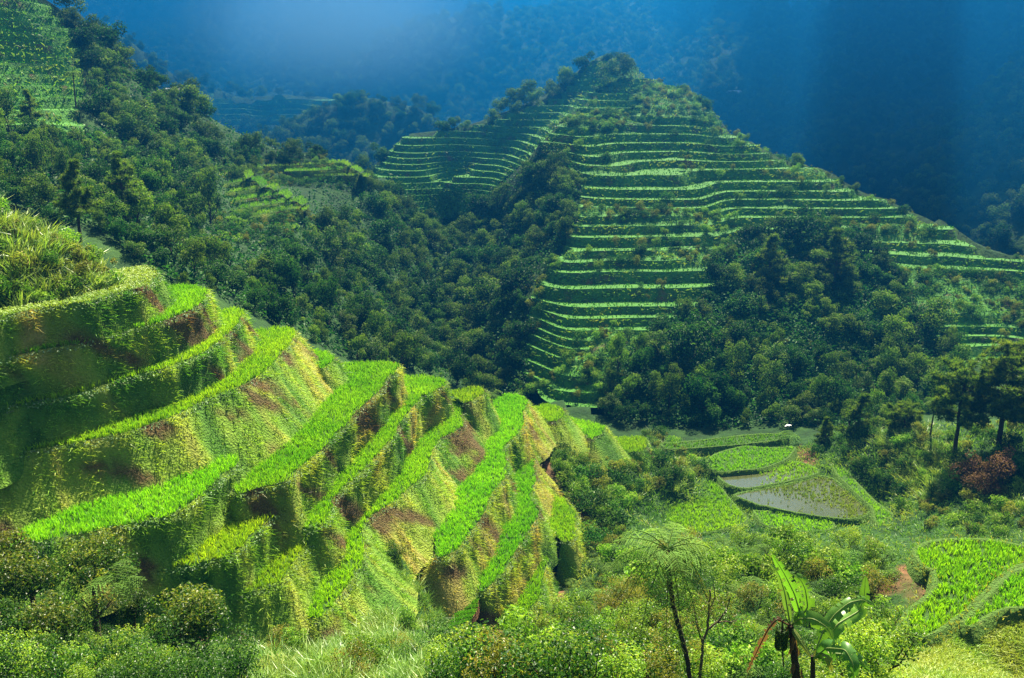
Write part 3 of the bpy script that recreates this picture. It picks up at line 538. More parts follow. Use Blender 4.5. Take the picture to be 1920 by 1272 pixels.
ORD = 'first second third fourth fifth sixth seventh eighth ninth tenth eleventh twelfth thirteenth fourteenth fifteenth sixteenth seventeenth eighteenth nineteenth twentieth twenty-first twenty-second twenty-third twenty-fourth twenty-fifth twenty-sixth twenty-seventh twenty-eighth twenty-ninth thirtieth'.split()
def hz(py): return -(py - 130) / F * hillY(py)
hl = sorted(hz(p) for p in (147, 156, 166, 178, 190, 203, 219, 235, 250, 266, 282, 297, 312, 336, 354, 370, 386, 403, 424, 449, 468, 488, 520, 557, 580, 605, 628, 650, 682, 725, 765, 800))
bands(hill_poly, hl, 1.25, lambda k, n: ORD[min(n - 1 - k, 29)] + ' rice terrace down from the top of the steep middle hill', 'terraces of the middle hill', 3)
bands(saddle_poly, list(np.arange(-33, -19.5, 1.25)) + list(np.arange(-19.4, 3, 1.55)), 1.6, lambda k, n: ORD[k] + ' hazy terrace up from the ravine on the saddle slope', 'terraces of the saddle', 13, wob=.15, weedthr=.03, jog=.3, riced=1.2, grassd=1, tuft=1.2)
bands(left_poly, list(np.arange(-10, 16, 1.75)), 1.3, lambda k, n: ORD[k] + ' dim terrace up from the foot of the tall dark slope', 'terraces of the dark slope', 23, weedthr=.06, riced=1.5)
bands(far_poly, list(np.arange(-31, -9, 2.4)), 4, lambda k, n: ORD[k] + ' pale blue terrace up from the foot of the far plateau', 'terraces of the far plateau', 33, wob=.2, weedthr=.02, riced=.25, grassd=.2, tuft=2)
# ------------------------------------------------------------------ paddies on the valley floor
def flatpaddy(poly_px, z, label, dn, wet=False, keep=None, hgt=.4, group='paddies of the valley floor', bundh=.14, col=None, bcol=(.1, .22, .025)):
    q = onz(poly_px, z)[:, :2]; q = np.vstack([q, q[:1]]); q = smooth(dens(q, .8), 1)[:-1]; c = np.r_[q.mean(0), z]; t = thing('rice_paddy', c, label, 'paddy', group)
    me = bpy.data.meshes.new('paddy_water' if wet else 'paddy_bed'); me.from_pydata([tuple(v) for v in np.c_[q, np.full(len(q), z)] - c], [], [list(range(len(q)))]); me.materials.append(M['water' if wet else 'mud']); put(bpy.data.objects.new(me.name, me), t)
    n = len(q); tan = np.roll(q, -1, 0) - np.roll(q, 1, 0); nr = unit(np.c_[tan[:, 1], -tan[:, 0]])
    if not inpoly(*(q[:1] - nr[:1] * .05).T, q)[0]: nr = -nr
    prof = [(-.15, -.05), (0, bundh), (.22, bundh), (.7, -1.6)]; V = np.stack([np.c_[q + nr * a, np.full(n, z + b)] for a, b in prof], 1); V[..., 2] += .12 * fbm(V[..., 0] * 1.5, V[..., 1] * 1.5, 5)
    k_ = np.arange(n * 4).reshape(n, 4); k2 = np.roll(k_, -1, 0); Q = np.stack([k_[:, :-1], k2[:, :-1], k2[:, 1:], k_[:, 1:]], -1).reshape(-1, 4); fl = V.reshape(-1, 3)
    mesh('bund', fl - c, Q, M['bank'], t, np.tile(np.array([.07, .15, .02]), (len(fl), 1)), True)
    a = rng.integers(0, n, n * 12); P0 = np.c_[q[a] + nr[a] * rng.uniform(-.1, .7, (len(a), 1)), np.full(len(a), z + bundh - .1)] + rng.normal(0, .15, (len(a), 3)) * [1, 1, .3]; A = Acc()
    blades(A, P0 - c, np.c_[nr[a] * .3, np.ones(len(a))] + rng.normal(0, .3, (len(a), 3)), rng.uniform(.1, .32, len(a)), .05, .4, np.array(bcol) * rng.uniform(.6, 1.3, (len(a), 1))); A.build('bund_grass', M['grass'], t)['kind'] = 'stuff'
    g = sample_poly(q, dn)
    if keep is not None: g = g[keep(g)]
    if len(g):
        nb = 4; P0 = np.repeat(np.c_[g, np.full(len(g), z)], nb, 0); m = len(P0); P0[:, :2] += rng.normal(0, .06, (m, 2)); tt = np.clip(.5 + .7 * fbm(P0[:, 0] / 4, P0[:, 1] / 4, 15) + rng.normal(0, .2, m), 0, 1)[:, None]
        c0, c1 = (RICE0, RICE1) if col is None else col
        A = Acc(); blades(A, P0 - c, np.c_[rng.normal(0, .28, (m, 2)), np.ones(m)], hgt * rng.uniform(.7, 1.2, m), .07, .2, c0 * (1 - tt) + c1 * tt); A.build('rice_foliage', M['rice'], t)['kind'] = 'stuff'
    return t
def sparse(px, rad, lo=.0):
    cs = [onz([p_], -46.4)[0][:2] for p_ in px]
    def f(g):
        d = np.min([np.sqrt(((g - c) ** 2 / np.array(rad) ** 2).sum(1)) for c in cs], 0); return rng.uniform(size=len(g)) < np.clip(d - .75 + .35 * fbm(g[:, 0] / 2, g[:, 1] / 2, 77), lo, 1)
    return f
olive = (np.array([.11, .19, .02]), np.array([.22, .28, .05]))
flatpaddy([(1325, 868), (1335, 857), (1365, 846), (1400, 838), (1430, 842), (1460, 842), (1492, 838), (1475, 862), (1430, 879), (1390, 883), (1342, 887), (1331, 880)], -45.9, 'bright green valley paddy furthest back, below the fern with big fronds', 14)
flatpaddy([(1345, 891), (1390, 887), (1430, 884), (1482, 865), (1500, 869), (1528, 878), (1537, 888), (1500, 898), (1440, 910), (1392, 918), (1366, 911), (1353, 901)], -46.3, 'half flooded valley paddy with a white glint at its edge', 14, True, sparse([(1385, 902), (1398, 897)], (2.4, 2.6)))
flatpaddy([(1376, 930), (1400, 923), (1440, 917), (1500, 905), (1540, 893), (1560, 897), (1580, 916), (1604, 931), (1631, 949), (1633, 957), (1620, 971), (1590, 975), (1550, 971), (1500, 964), (1450, 954), (1420, 947), (1392, 935)], -46.5, 'large olive valley paddy with open water shining at its near side', 11, True, sparse([(1500, 952), (1475, 946), (1530, 958), (1425, 936), (1405, 930)], (2.3, 2.0), .1), .34, col=olive)
flatpaddy([(1150, 985), (1200, 955), (1240, 930), (1290, 915), (1334, 904), (1342, 907), (1370, 942), (1400, 975), (1396, 984), (1330, 1000), (1260, 1005), (1190, 1000)], -46.9, 'broad dark green valley paddy left of the straight bund path', 16, hgt=.5, col=(RICE0, RICE1))
flatpaddy([(1415, 960), (1470, 963), (1530, 973), (1565, 981), (1560, 995), (1480, 1000), (1430, 985)], -46.8, 'narrow bright paddy along the near side of the flooded one', 14)
flatpaddy([(1558, 868), (1582, 880), (1602, 905), (1642, 945), (1682, 975), (1700, 990), (1660, 995), (1640, 978), (1640, 956), (1606, 926), (1572, 893)], -46.1, 'thin shaded rice strip at the foot of the pine mound', 10)
flatpaddy([(1240, 834), (1300, 829), (1400, 818), (1482, 814), (1480, 824), (1400, 833), (1310, 841), (1252, 845)], -46.6, 'dark shaded paddy strip under the wooded slope behind the valley floor', 8, col=(RICE0 * .7, RICE1 * .7))  # rice colours darkened to stand for the shade under the wooded slope
# ------------------------------------------------------------------ plants: one of each kind is modelled, then copied object by object
def crown_mesh(name, r, hgt, nl, size, cols, seed, parent=None, z0=0., mat='leaf', flat=1., lobes=11):
    g = np.random.default_rng(seed); A = Acc()
    c = g.normal(size=(lobes, 3)); c = unit(c) * g.uniform(.15, 1.0, (lobes, 1)) * [r, r, hgt * .55]; c[:, 2] += z0 + hgt * .5; rad = g.uniform(.2, .52, lobes) * r
    k = g.choice(lobes, nl, p=rad ** 2 / (rad ** 2).sum()); d = unit(g.normal(size=(nl, 3)) + [0, 0, .25]); P0 = c[k] + d * (rad[k] * g.uniform(.6, 1.18, nl))[:, None] * [1, 1, flat]
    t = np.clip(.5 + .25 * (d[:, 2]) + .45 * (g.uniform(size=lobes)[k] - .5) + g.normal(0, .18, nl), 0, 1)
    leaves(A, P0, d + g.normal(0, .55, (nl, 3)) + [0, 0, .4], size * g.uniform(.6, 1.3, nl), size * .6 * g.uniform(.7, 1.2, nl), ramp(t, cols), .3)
    return A.build(name, M[mat], parent)
def trunk_mesh(parent, h, r, limbs, spread, mat='bark', lean=.1, seed=1, z0=-1.0):
    g = np.random.default_rng(seed); A = Acc(); n = 7; q = np.linspace(0, 1, n); p = np.c_[lean * h * q ** 1.5 + g.normal(0, .03 * h, n) * q, g.normal(0, .03 * h, n) * q, z0 + (h - z0) * q]
    tube(A, p, r * (1.25 - q * .85), 8)
    for k in range(limbs):
        a = g.uniform(0, 6.28); b = p[int(n * g.uniform(.45, .9))]; L = spread * g.uniform(.6, 1); qq = np.linspace(0, 1, 5)[:, None]
        e = np.array([math.cos(a), math.sin(a), g.uniform(.5, 1.1)]); tube(A, b + e * L * qq + [0, 0, .25 * L] * qq ** 2 + g.normal(0, .05 * L, (5, 3)) * qq, r * .45 * (1.1 - qq[:, 0]), 5)
    return A.build('trunk', M[mat], parent, True)
DKG = [(.008, .036, .005), (.018, .07, .009), (.04, .12, .015), (.1, .2, .026)]
LTG = [(.04, .11, .01), (.09, .2, .018), (.17, .3, .028), (.28, .37, .05)]
YLG = [(.06, .08, .012), (.12, .15, .02), (.2, .21, .03), (.28, .25, .05)]
BRN = [(.035, .016, .01), (.07, .034, .018), (.12, .06, .032), (.19, .1, .05)]
def tree_kind(seed, r, h, th, nl, size, cols, limbs=6, mat='leaf', flat=1., lobes=12, bark='bark', name='broadleaf_tree', cat='tree'):
    t = thing(name, (0, 0, -500), 'x', cat); trunk_mesh(t, th, .05 * r + .06, limbs, r * .7, bark, seed=seed); crown_mesh('crown', r, h, nl, size, cols, seed, t, th * .75, mat, flat, lobes); return t
def pine_kind(seed, h, r, shape, tiers=9, name='pine_tree', nn=46, dens_=1.):
    g = np.random.default_rng(seed); t = thing(name, (0, 0, -500), 'x', 'tree'); A = Acc(); N = Acc(); q = np.linspace(0, 1, 8)
    p = np.c_[g.normal(0, .12, 8) * q, g.normal(0, .12, 8) * q, -1 + (h + .8) * q]; tube(A, p, .22 * (1.1 - q) * h / 10 + .03, 8)
    for k in range(tiers):
        f = (k + .5) / tiers; zc = h * (.28 + .72 * f); L0 = r * shape(f)
        for b in range(max(3, int((6 - 2 * f) * dens_))):
            a = g.uniform(0, 6.28); L = L0 * g.uniform(.65, 1.1); u = np.linspace(0, 1, 5)[:, None]; e = np.array([math.cos(a), math.sin(a), 0])
            base = np.array([np.interp(zc, p[:, 2], p[:, 0]), np.interp(zc, p[:, 2], p[:, 1]), zc]); br = base + e * L * u + np.array([0, 0, L * .22]) * u ** 1.6 - np.array([0, 0, .1 * L]) * u
            tube(A, br, .05 * (1.2 - u[:, 0]) * h / 10, 4)
            for s in range(max(3, int(5 * L / 1.6))):
                w = g.uniform(.3, 1.02); c = base + e * L * w + [0, 0, L * .22 * w ** 1.6 - .1 * L * w] + g.normal(0, .16 * L ** .5, 3) * [1, 1, .55]; n = nn
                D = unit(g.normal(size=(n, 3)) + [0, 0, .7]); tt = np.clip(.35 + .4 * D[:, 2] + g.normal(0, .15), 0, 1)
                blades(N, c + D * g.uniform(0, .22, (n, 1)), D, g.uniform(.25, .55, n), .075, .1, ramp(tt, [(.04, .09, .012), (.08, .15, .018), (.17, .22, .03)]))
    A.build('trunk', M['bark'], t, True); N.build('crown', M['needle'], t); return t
def shrub_kind(seed, r, h, nl, size, cols, mat='shrub', name='shrub', stems=5, lobes=9):
    g = np.random.default_rng(seed); t = thing(name, (0, 0, -500), 'x', 'shrub'); A = Acc()
    for k in range(stems):
        a = g.uniform(0, 6.28); q = np.linspace(0, 1, 5)[:, None]; tube(A, np.array([0, 0, -.4]) + np.array([math.cos(a) * r * .6, math.sin(a) * r * .6, h * .8 + .4]) * q + g.normal(0, .05, (5, 3)), .025 * (1.3 - q[:, 0]), 5)
    A.build('stem', M['bark'], t); crown_mesh('leaves', r, h, nl, size, cols, seed, t, .05, mat, 1, lobes); return t
def reed_kind(seed, n, L, cols, wid=.05, spread=.5, name='reed_clump', plume=0):
    g = np.random.default_rng(seed); a = g.uniform(0, 6.28, n); q = g.uniform(0, 1, n) ** .6 * spread; P0 = np.c_[np.cos(a) * q, np.sin(a) * q, np.full(n, -.2)]
    D = np.c_[np.cos(a) * q * .8 + g.normal(0, .2, n), np.sin(a) * q * .8 + g.normal(0, .2, n), np.ones(n)]; A = Acc(); t = np.clip(g.uniform(0, 1, n) * .8 + .1, 0, 1); col = ramp(t, cols)
    blades(A, P0, D, L * g.uniform(.55, 1.1, n), wid, g.uniform(.2, .65, n), col, col * 1.35); o = A.build(name, M['reed']); tag(o, 'x', 'grass clump'); return o
def frond(A, base, az_, L, rise, droop, npin, plen, col, nleaf=7, wl=.045, g=np.random.default_rng(5), roll=0.):
    """a feathery frond: arching midrib with pairs of pinnae, each pinna set with leaflets"""
    q = np.linspace(0, 1, 14); e = np.array([math.cos(az_), math.sin(az_), 0]); s = np.array([-math.sin(az_), math.cos(az_), 0])
    sp_ = base + e * (L * q * (1 - .12 * q))[:, None] + np.array([0, 0, 1]) * (rise * L * q - droop * L * q ** 2.2)[:, None]; tube(A, sp_, (.009 * (1.3 - q) * max(L, .8)), 4, col=np.array(col) * .6)
    P0, N0, C0, D0 = [], [], [], []
    for i in range(npin):
        f = .14 + .84 * i / npin; c = np.array([np.interp(f, q, sp_[:, k]) for k in range(3)]); tg = unit(np.array([np.interp(min(f + .03, 1), q, sp_[:, k]) for k in range(3)]) - c + 1e-6); l = plen * math.sin(math.pi * (f ** .75)) ** .7 * g.uniform(.85, 1.1) + .04
        for sd in (-1, 1):
            u = unit(s * sd * .9 + tg * .42 + np.array([0, 0, -.12]) + g.normal(0, .13, 3)); m = max(2, int(nleaf * l / plen + .5)); v = np.linspace(.08, 1, m)[:, None]
            pts = c + u * l * v + np.array([0, 0, -.22 * l]) * v ** 2 * g.uniform(.3, 2.2); nrm = unit(np.cross(u, tg) + g.normal(0, .25, 3)); nrm = nrm * np.sign(nrm[2] + 1e-6)
            P0.append(pts); N0.append(np.broadcast_to(nrm, (m, 3))); C0.append(np.broadcast_to(np.array(col) * g.uniform(.75, 1.25), (m, 3))); D0.append(np.broadcast_to(u, (m, 3)) * (l / m))
    P0, N0, C0, D0 = map(np.concatenate, (P0, N0, C0, D0)); n = len(P0); W = np.cross(N0, unit(D0)) * (np.linalg.norm(D0, axis=1)[:, None] * .42 + wl * .8)
    V = np.stack([P0 - D0 * .75, P0 + W * .55 + D0 * .1, P0 + D0 * .75, P0 - W * .55 + D0 * .1], 1).reshape(-1, 3); k = np.arange(n)[:, None] * 4; A.add(V, T=np.concatenate([k + [0, 1, 2], k + [0, 2, 3]]), col=np.repeat(C0, 4, 0))
def fern_kind(seed, L, n, col, name='fern'):
    g = np.random.default_rng(seed); A = Acc()
    for k in range(n): frond(A, np.array([0, 0, 0.]), k * 6.28 / n + g.uniform(-.3, .3), L * g.uniform(.75, 1.1), g.uniform(.45, .9), g.uniform(.5, .9), 11, L * .24, np.array(col) * g.uniform(.7, 1.25), 4, .02, g)
    o = A.build(name, M['fern']); tag(o, 'x', 'fern'); return o
# --- the kinds
WDK = [tuple(x * .8 for x in c) for c in DKG]; WLT = [tuple(x * .62 for x in c) for c in LTG]
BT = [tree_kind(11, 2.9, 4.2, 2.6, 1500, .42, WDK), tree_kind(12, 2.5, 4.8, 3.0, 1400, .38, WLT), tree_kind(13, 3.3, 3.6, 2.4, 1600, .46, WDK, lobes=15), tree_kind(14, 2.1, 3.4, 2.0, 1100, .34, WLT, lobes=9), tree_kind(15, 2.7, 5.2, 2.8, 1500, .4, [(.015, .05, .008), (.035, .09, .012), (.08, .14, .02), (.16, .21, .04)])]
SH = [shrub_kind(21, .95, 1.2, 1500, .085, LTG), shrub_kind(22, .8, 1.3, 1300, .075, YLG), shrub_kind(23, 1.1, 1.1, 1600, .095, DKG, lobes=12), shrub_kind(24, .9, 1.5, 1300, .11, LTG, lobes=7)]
RD = [reed_kind(31, 240, .95, [(.06, .13, .015), (.14, .26, .03), (.22, .36, .06), (.34, .43, .14)], .026, .5), reed_kind(32, 210, .8, [(.08, .15, .015), (.17, .28, .03), (.3, .38, .07), (.36, .32, .12)], .024, .5), reed_kind(33, 260, 1.1, [(.05, .12, .015), (.11, .24, .03), (.2, .34, .05), (.34, .43, .16)], .028, .6)]
RDF = [reed_kind(34, 110, 1.3, [(.06, .13, .015), (.14, .25, .03), (.24, .36, .06), (.33, .4, .12)], .05, .55), reed_kind(35, 100, 1.1, [(.08, .14, .015), (.18, .27, .03), (.25, .36, .06), (.3, .32, .09)], .045, .55)]
FN = [fern_kind(41, .8, 9, (.085, .17, .03)), fern_kind(42, 1.0, 8, (.12, .22, .035)), fern_kind(43, .65, 10, (.06, .13, .03))]
BUSHFAR = [shrub_kind(26, 1.3, 1.5, 700, .22, LTG, 'leaf', lobes=10), shrub_kind(27, 1.1, 1.8, 650, .2, YLG, 'leaf'), shrub_kind(28, 1.5, 1.4, 700, .24, DKG, 'leaf', lobes=11)]
DEAD = shrub_kind(29, 1.7, 2.2, 1500, .2, BRN, 'leaf', name='withered_shrub', lobes=12)
used = set()
def place(proto, loc, rz=None, sc=1, label=None, group=None, tilt=(0, 0)):
    rz = rng.uniform(0, 6.28) if rz is None else rz
    if proto.name in used: return dup(proto, loc, rz, sc, label, group, tilt)
    used.add(proto.name); proto.location = tuple(map(float, loc)); proto.rotation_euler = (*tilt, rz); proto.scale = (sc, sc, sc) if np.isscalar(sc) else sc
    if label: proto['label'] = label
    if group: proto['group'] = group
    return proto
def pixels(poly, n):
    q = np.array(poly, float); g = rng.uniform(q.min(0), q.max(0), (n, 2)); return g[inpoly(g[:, 0], g[:, 1], q)]
def spaced(P0, dmin):
    """thin points to a least spacing (plan distance; dmin may vary per point)"""
    dmin = np.broadcast_to(dmin, len(P0)); keep = []; cell = {}; cs = float(np.max(dmin))
    for i, p in enumerate(P0):
        k0, k1 = int(p[0] // cs), int(p[1] // cs); ok = True
        for a in (-1, 0, 1):
            for b in (-1, 0, 1):
                for j in cell.get((k0 + a, k1 + b), ()):
                    if (P0[j, 0] - p[0]) ** 2 + (P0[j, 1] - p[1]) ** 2 < dmin[i] ** 2: ok = False
        if ok: keep.append(i); cell.setdefault((k0, k1), []).append(i)
    return np.array(keep, int)
def land(poly, n, dmin, ymin=0, ymax=2000):
    g = pixels(poly, n); h = hit(g[:, 0], g[:, 1]); ok = ~np.isnan(h[:, 0]) & (np.nan_to_num(h[:, 1]) > ymin) & (np.nan_to_num(h[:, 1], nan=1e9) < ymax); g, h = g[ok], h[ok]
    k = spaced(h, dmin); return g[k], h[k]
# --- the woods
WOOD = [(-90, 262), (60, 255), (185, 245), (172, 130), (152, 60), (112, 22), (140, 25), (222, 85), (302, 160), (392, 205), (482, 250), (600, 276), (612, 300), (480, 300), (470, 330), (500, 345), (540, 352), (575, 378), (600, 345), (640, 338), (690, 340), (720, 350), (760, 352), (925, 352), (985, 296), (1008, 268), (1060, 290), (1092, 330), (1078, 390), (1064, 436), (1044, 478), (1000, 520), (985, 560), (980, 640), (1000, 742), (960, 750), (860, 728), (760, 698), (650, 676), (560, 626), (460, 588), (400, 548), (330, 540), (250, 485), (180, 428), (100, 424), (40, 390), (-90, 350)]
KNOLL = [(1350, 480), (1400, 432), (1460, 424), (1560, 414), (1620, 440), (1672, 500), (1712, 560), (1780, 640), (1800, 730), (1700, 800), (1560, 806), (1480, 796), (1350, 806), (1250, 800), (1140, 790), (1140, 705), (1196, 650), (1230, 600), (1290, 580), (1335, 545)]
KEEP = [([(415, 312), (468, 314), (500, 333), (530, 348), (552, 360), (575, 382), (580, 402), (480, 418), (424, 408)], 178), ([(490, 302), (655, 298), (690, 330), (600, 338)], 200), ([(755, 236), (1000, 236), (920, 318), (770, 322)], 222), ([(1004, 500), (1150, 470), (1200, 650), (1130, 745), (1010, 735)], 999), ([(385, 165), (640, 170), (600, 196), (470, 225), (420, 210)], 430)]
def clear(P0, tall):
    """plants that would stand in front of a terrace seen clear in the picture are left out"""
    ok = np.ones(len(P0), bool)
    for dz in (.2, .45, .7, 1.):
        for dx in (-1.4, 0, 1.4):
            x, y = topx(P0[:, 0] + dx * tall / 4, P0[:, 1], P0[:, 2] + tall * dz)
            for pl, ym in KEEP: ok &= ~(inpoly(x, y, pl) & (P0[:, 1] < ym))
    return ok
g1, h1 = land(WOOD, 30000, 2.35, 70, 320); on_ = ~(inpoly(h1[:, 0], h1[:, 1], hill_poly) | inpoly(h1[:, 0], h1[:, 1], saddle_poly) | inpoly(h1[:, 0], h1[:, 1], left_poly)); g1, h1 = g1[on_], h1[on_]; g2, h2 = land(KNOLL, 15000, 2.5, 70, 320)
_k = clear(h1, 6); g1, h1 = g1[_k], h1[_k]
GP = np.vstack([g1, g2]); HP = np.vstack([h1, h2]); order = np.argsort(HP[:, 1]); nT = 0; rest = []
for i in order:
    (px, py), p = GP[i], HP[i]; k = int(rng.integers(0, 5)); s = rng.uniform(.32, .85) * np.clip(.72 + (p[1] - 95) / 160, .7, 1.08) * (1.4 if rng.uniform() < .08 else 1)
    if nT < 285:
        nT += 1
        if px > 1100: la, gr = 'dark broadleaf tree in the wood that climbs the foot of the middle hill', 'wood at the foot of the middle hill'
        elif px > 700: la, gr = 'broadleaf tree crowding the bottom of the narrow ravine', 'wood in the ravine'
        else: la, gr = 'broadleaf tree in the dense wood on the slope behind the near terraces', 'wood behind the near terraces'
        place(BT[k], p - [0, 0, .5], None, (s * rng.uniform(.8, 1.2), s * rng.uniform(.8, 1.2), s * rng.uniform(.8, 1.5)), la, gr, (rng.normal(0, .08), rng.normal(0, .08)))
    else: rest.append((p, s))
def stuff_points(name, pts, scales, protos, label=None, zoff=-.5):
    """one mass made of a point mesh and a node group that sets a crown on every point"""
    me = bpy.data.meshes.new(name); me.from_pydata([tuple(map(float, p + [0, 0, zoff])) for p in pts], [], []); n = len(pts)
    a = me.attributes.new('size', 'FLOAT', 'POINT'); a.data.foreach_set('value', np.asarray(scales, np.float32)); a = me.attributes.new('turn', 'FLOAT_VECTOR', 'POINT'); v = np.zeros((n, 3), np.float32); v[:, 2] = rng.uniform(0, 6.28, n); v[:, :2] = rng.normal(0, .12, (n, 2)); a.data.foreach_set('vector', v.ravel())
    o = put(bpy.data.objects.new(name, me)); o['kind'] = 'stuff'
    if label: o['label'] = label
    ng = bpy.data.node_groups.new(name, 'GeometryNodeTree'); ng.interface.new_socket('Geometry', in_out='INPUT', socket_type='NodeSocketGeometry'); ng.interface.new_socket('Geometry', in_out='OUTPUT', socket_type='NodeSocketGeometry')
    N = ng.nodes; L = ng.links; gi = N.new('NodeGroupInput'); go = N.new('NodeGroupOutput'); ip = N.new('GeometryNodeInstanceOnPoints'); jg = N.new('GeometryNodeJoinGeometry')
    for pr in protos:
        oi = N.new('GeometryNodeObjectInfo'); oi.inputs['Object'].default_value = pr; oi.inputs['As Instance'].default_value = True; L.new(oi.outputs['Geometry'], jg.inputs[0])
    def attr(nm, ty):
        q = N.new('GeometryNodeInputNamedAttribute'); q.data_type = ty; q.inputs['Name'].default_value = nm; return q.outputs['Attribute']
    ri = N.new('FunctionNodeRandomValue'); ri.data_type = 'INT'; ri.inputs[4].default_value = 0; ri.inputs[5].default_value = len(protos) - 1
    L.new(gi.outputs[0], ip.inputs['Points']); L.new(jg.outputs[0], ip.inputs['Instance']); ip.inputs['Pick Instance'].default_value = True; L.new(ri.outputs[2], ip.inputs['Instance Index'])
    L.new(attr('size', 'FLOAT'), ip.inputs['Scale']); e2r = N.new('FunctionNodeEulerToRotation'); L.new(attr('turn', 'FLOAT_VECTOR'), e2r.inputs[0]); L.new(e2r.outputs[0], ip.inputs['Rotation']); L.new(ip.outputs[0], go.inputs[0])
    o.modifiers.new('scatter', 'NODES').node_group = ng; return o
crowns = [next(c for c in b.children if c.name.startswith('crown')) for b in BT]
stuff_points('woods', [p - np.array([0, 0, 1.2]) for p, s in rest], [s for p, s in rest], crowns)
# forest of the far ridges and mountains
NT = rng.uniform([-120, -30], [2040, 480], (80000, 2)); hh = hit(NT[:, 0], NT[:, 1]); ok = (np.nan_to_num(hh[:, 1]) > 232) | ((np.nan_to_num(hh[:, 1]) > 180) & (NT[:, 0] > 1380)); hh = hh[ok]
ok = ~(inpoly(hh[:, 0], hh[:, 1], saddle_poly) | inpoly(hh[:, 0], hh[:, 1], far_poly) | inpoly(hh[:, 0], hh[:, 1], hill_poly)); hh = hh[ok]
hh = hh[clear(hh, 3.5)]; hh = hh[spaced(hh, 3.4 + np.clip(hh[:, 1] - 300, 0, 900) * .006)]
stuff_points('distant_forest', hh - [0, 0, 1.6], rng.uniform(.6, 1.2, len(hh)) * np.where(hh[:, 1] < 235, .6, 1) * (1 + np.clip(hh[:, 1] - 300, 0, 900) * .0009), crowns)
# crest trees on the middle hill
for i, (px, py, Y) in enumerate([(1118, 112, 256), (1128, 104, 258), (1142, 100, 256), (1150, 98, 260), (1160, 100, 257), (1172, 104, 259), (1182, 110, 257), (1136, 110, 262), (1166, 108, 263)]):
    place(BT[i % 5], at(px, py, Y) - [0, 0, 3.2], None, rng.uniform(.45, .75), 'hazy tree in the dark clump crowning the middle hill', 'clump crowning the middle hill')
# undergrowth between the trees
g_, u_ = land(WOOD, 60000, .01, 60, 330); g2_, u2_ = land(KNOLL, 30000, .01, 60, 330); u = np.vstack([u_, u2_]); n = len(u)
A = Acc(); nrm = rng.normal(0, .5, (n, 3)) + [0, -.3, 1]; leaves(A, u + rng.uniform(0, 1.3, (n, 1)) * [0, 0, 1], nrm, rng.uniform(.35, .8, n), .4, ramp(np.clip(.4 + .6 * fbm(u[:, 0] / 6, u[:, 1] / 6, 91), 0, 1), DKG)); A.build('undergrowth', M['leaf'])['kind'] = 'stuff'
# --- scrub, reeds and ferns nearer by
def scatter(poly, n, dmin, protos, smin, smax, label, group, most, zoff=-.1, ymin=0, ymax=200, tilt=.1):
    g, h = land(poly, n, dmin, ymin, ymax); 
    for p in h[:most]: 
        s = rng.uniform(smin, smax); place(protos[int(rng.integers(0, len(protos)))], p + [0, 0, zoff], None, s, label, group, (rng.normal(0, tilt), rng.normal(0, tilt)))
HUMP = [(-60, 372), (0, 384), (40, 397), (110, 428), (170, 445), (212, 468), (238, 512), (215, 547), (140, 567), (0, 597), (-60, 606)]
SPUR = [(1000, 792), (1040, 795), (1068, 790), (1110, 832), (1160, 856), (1222, 852), (1222, 822), (1150, 798), (1060, 774), (1075, 768), (1180, 800), (1240, 815), (1300, 852), (1332, 892), (1290, 912), (1235, 922), (1188, 945), (1168, 1000), (1150, 1060), (1098, 1020), (1092, 960), (1060, 900), (1022, 850)]
REED1 = [(425, 1185), (470, 1158), (560, 1170), (615, 1168), (688, 1062), (700, 1003), (740, 990), (798, 1042), (772, 1064), (828, 1120), (848, 1200), (845, 1290), (440, 1290)]
SHR1 = [(835, 1232), (900, 1208), (950, 1198), (1000, 1190), (1060, 1152), (1150, 1140), (1330, 1130), (1330, 1300), (835, 1300)]
MID = [(1150, 1030), (1200, 1022), (1330, 1032), (1420, 1022), (1560, 1026), (1650, 1030), (1706, 1040), (1700, 1050), (1672, 1062), (1648, 1110), (1690, 1150), (1640, 1290), (1330, 1290), (1330, 1130), (1150, 1140), (1090, 1110)]
MOUND = [(1524, 852), (1600, 806), (1750, 797), (1940, 800), (1940, 1012), (1800, 1012), (1700, 985), (1645, 940), (1592, 890)]
scatter(HUMP, 3000, .8, RDF, .8, 1.5, 'yellowish reed clump on the bushy hump above the near terraces', 'reeds on the hump', 95, ymin=40, ymax=80)
scatter(HUMP, 1500, 1.3, BUSHFAR[:2], .55, .95, 'leafy shrub on the bushy hump above the near terraces', 'shrubs on the hump', 25, ymin=40, ymax=80)
scatter(SPUR, 3000, 1.35, BUSHFAR, .6, 1.1, 'shrub in the dense scrub on the outer spur', 'scrub on the spur', 85, ymin=60, ymax=125)
scatter(SPUR, 2000, 1.2, RDF, .8, 1.5, 'pale reed clump in the scrub on the outer spur', 'reeds on the spur', 60, ymin=60, ymax=125)
scatter(REED1, 5000, .5, RD, .6, 1.15, 'sunlit silvery reed clump on the bank below the narrow tail of the long strip', 'reeds below the near terraces', 165, ymin=20, ymax=66)
scatter(REED1, 2000, 1.2, SH, .5, .9, 'low shrub among the silvery reeds below the near terraces', 'shrubs among the reeds', 22, ymin=20, ymax=66)
scatter(SHR1, 4000, .72, SH, .7, 1.15, 'small leaved glossy shrub in the thicket at the foot of the red soil scar', 'thicket below the soil scar', 95, ymin=15, ymax=60)
scatter(MID, 4000, 1.15, SH + BUSHFAR[:1], .7, 1.2, 'leafy shrub on the near slope between the tree fern and the banana plant', 'shrubs of the near slope', 75, ymin=14, ymax=72)
scatter(MID, 3500, 1.1, FN, .8, 1.5, 'fern on the near slope around the banana plant', 'ferns of the near slope', 90, ymin=14, ymax=72, zoff=.25)
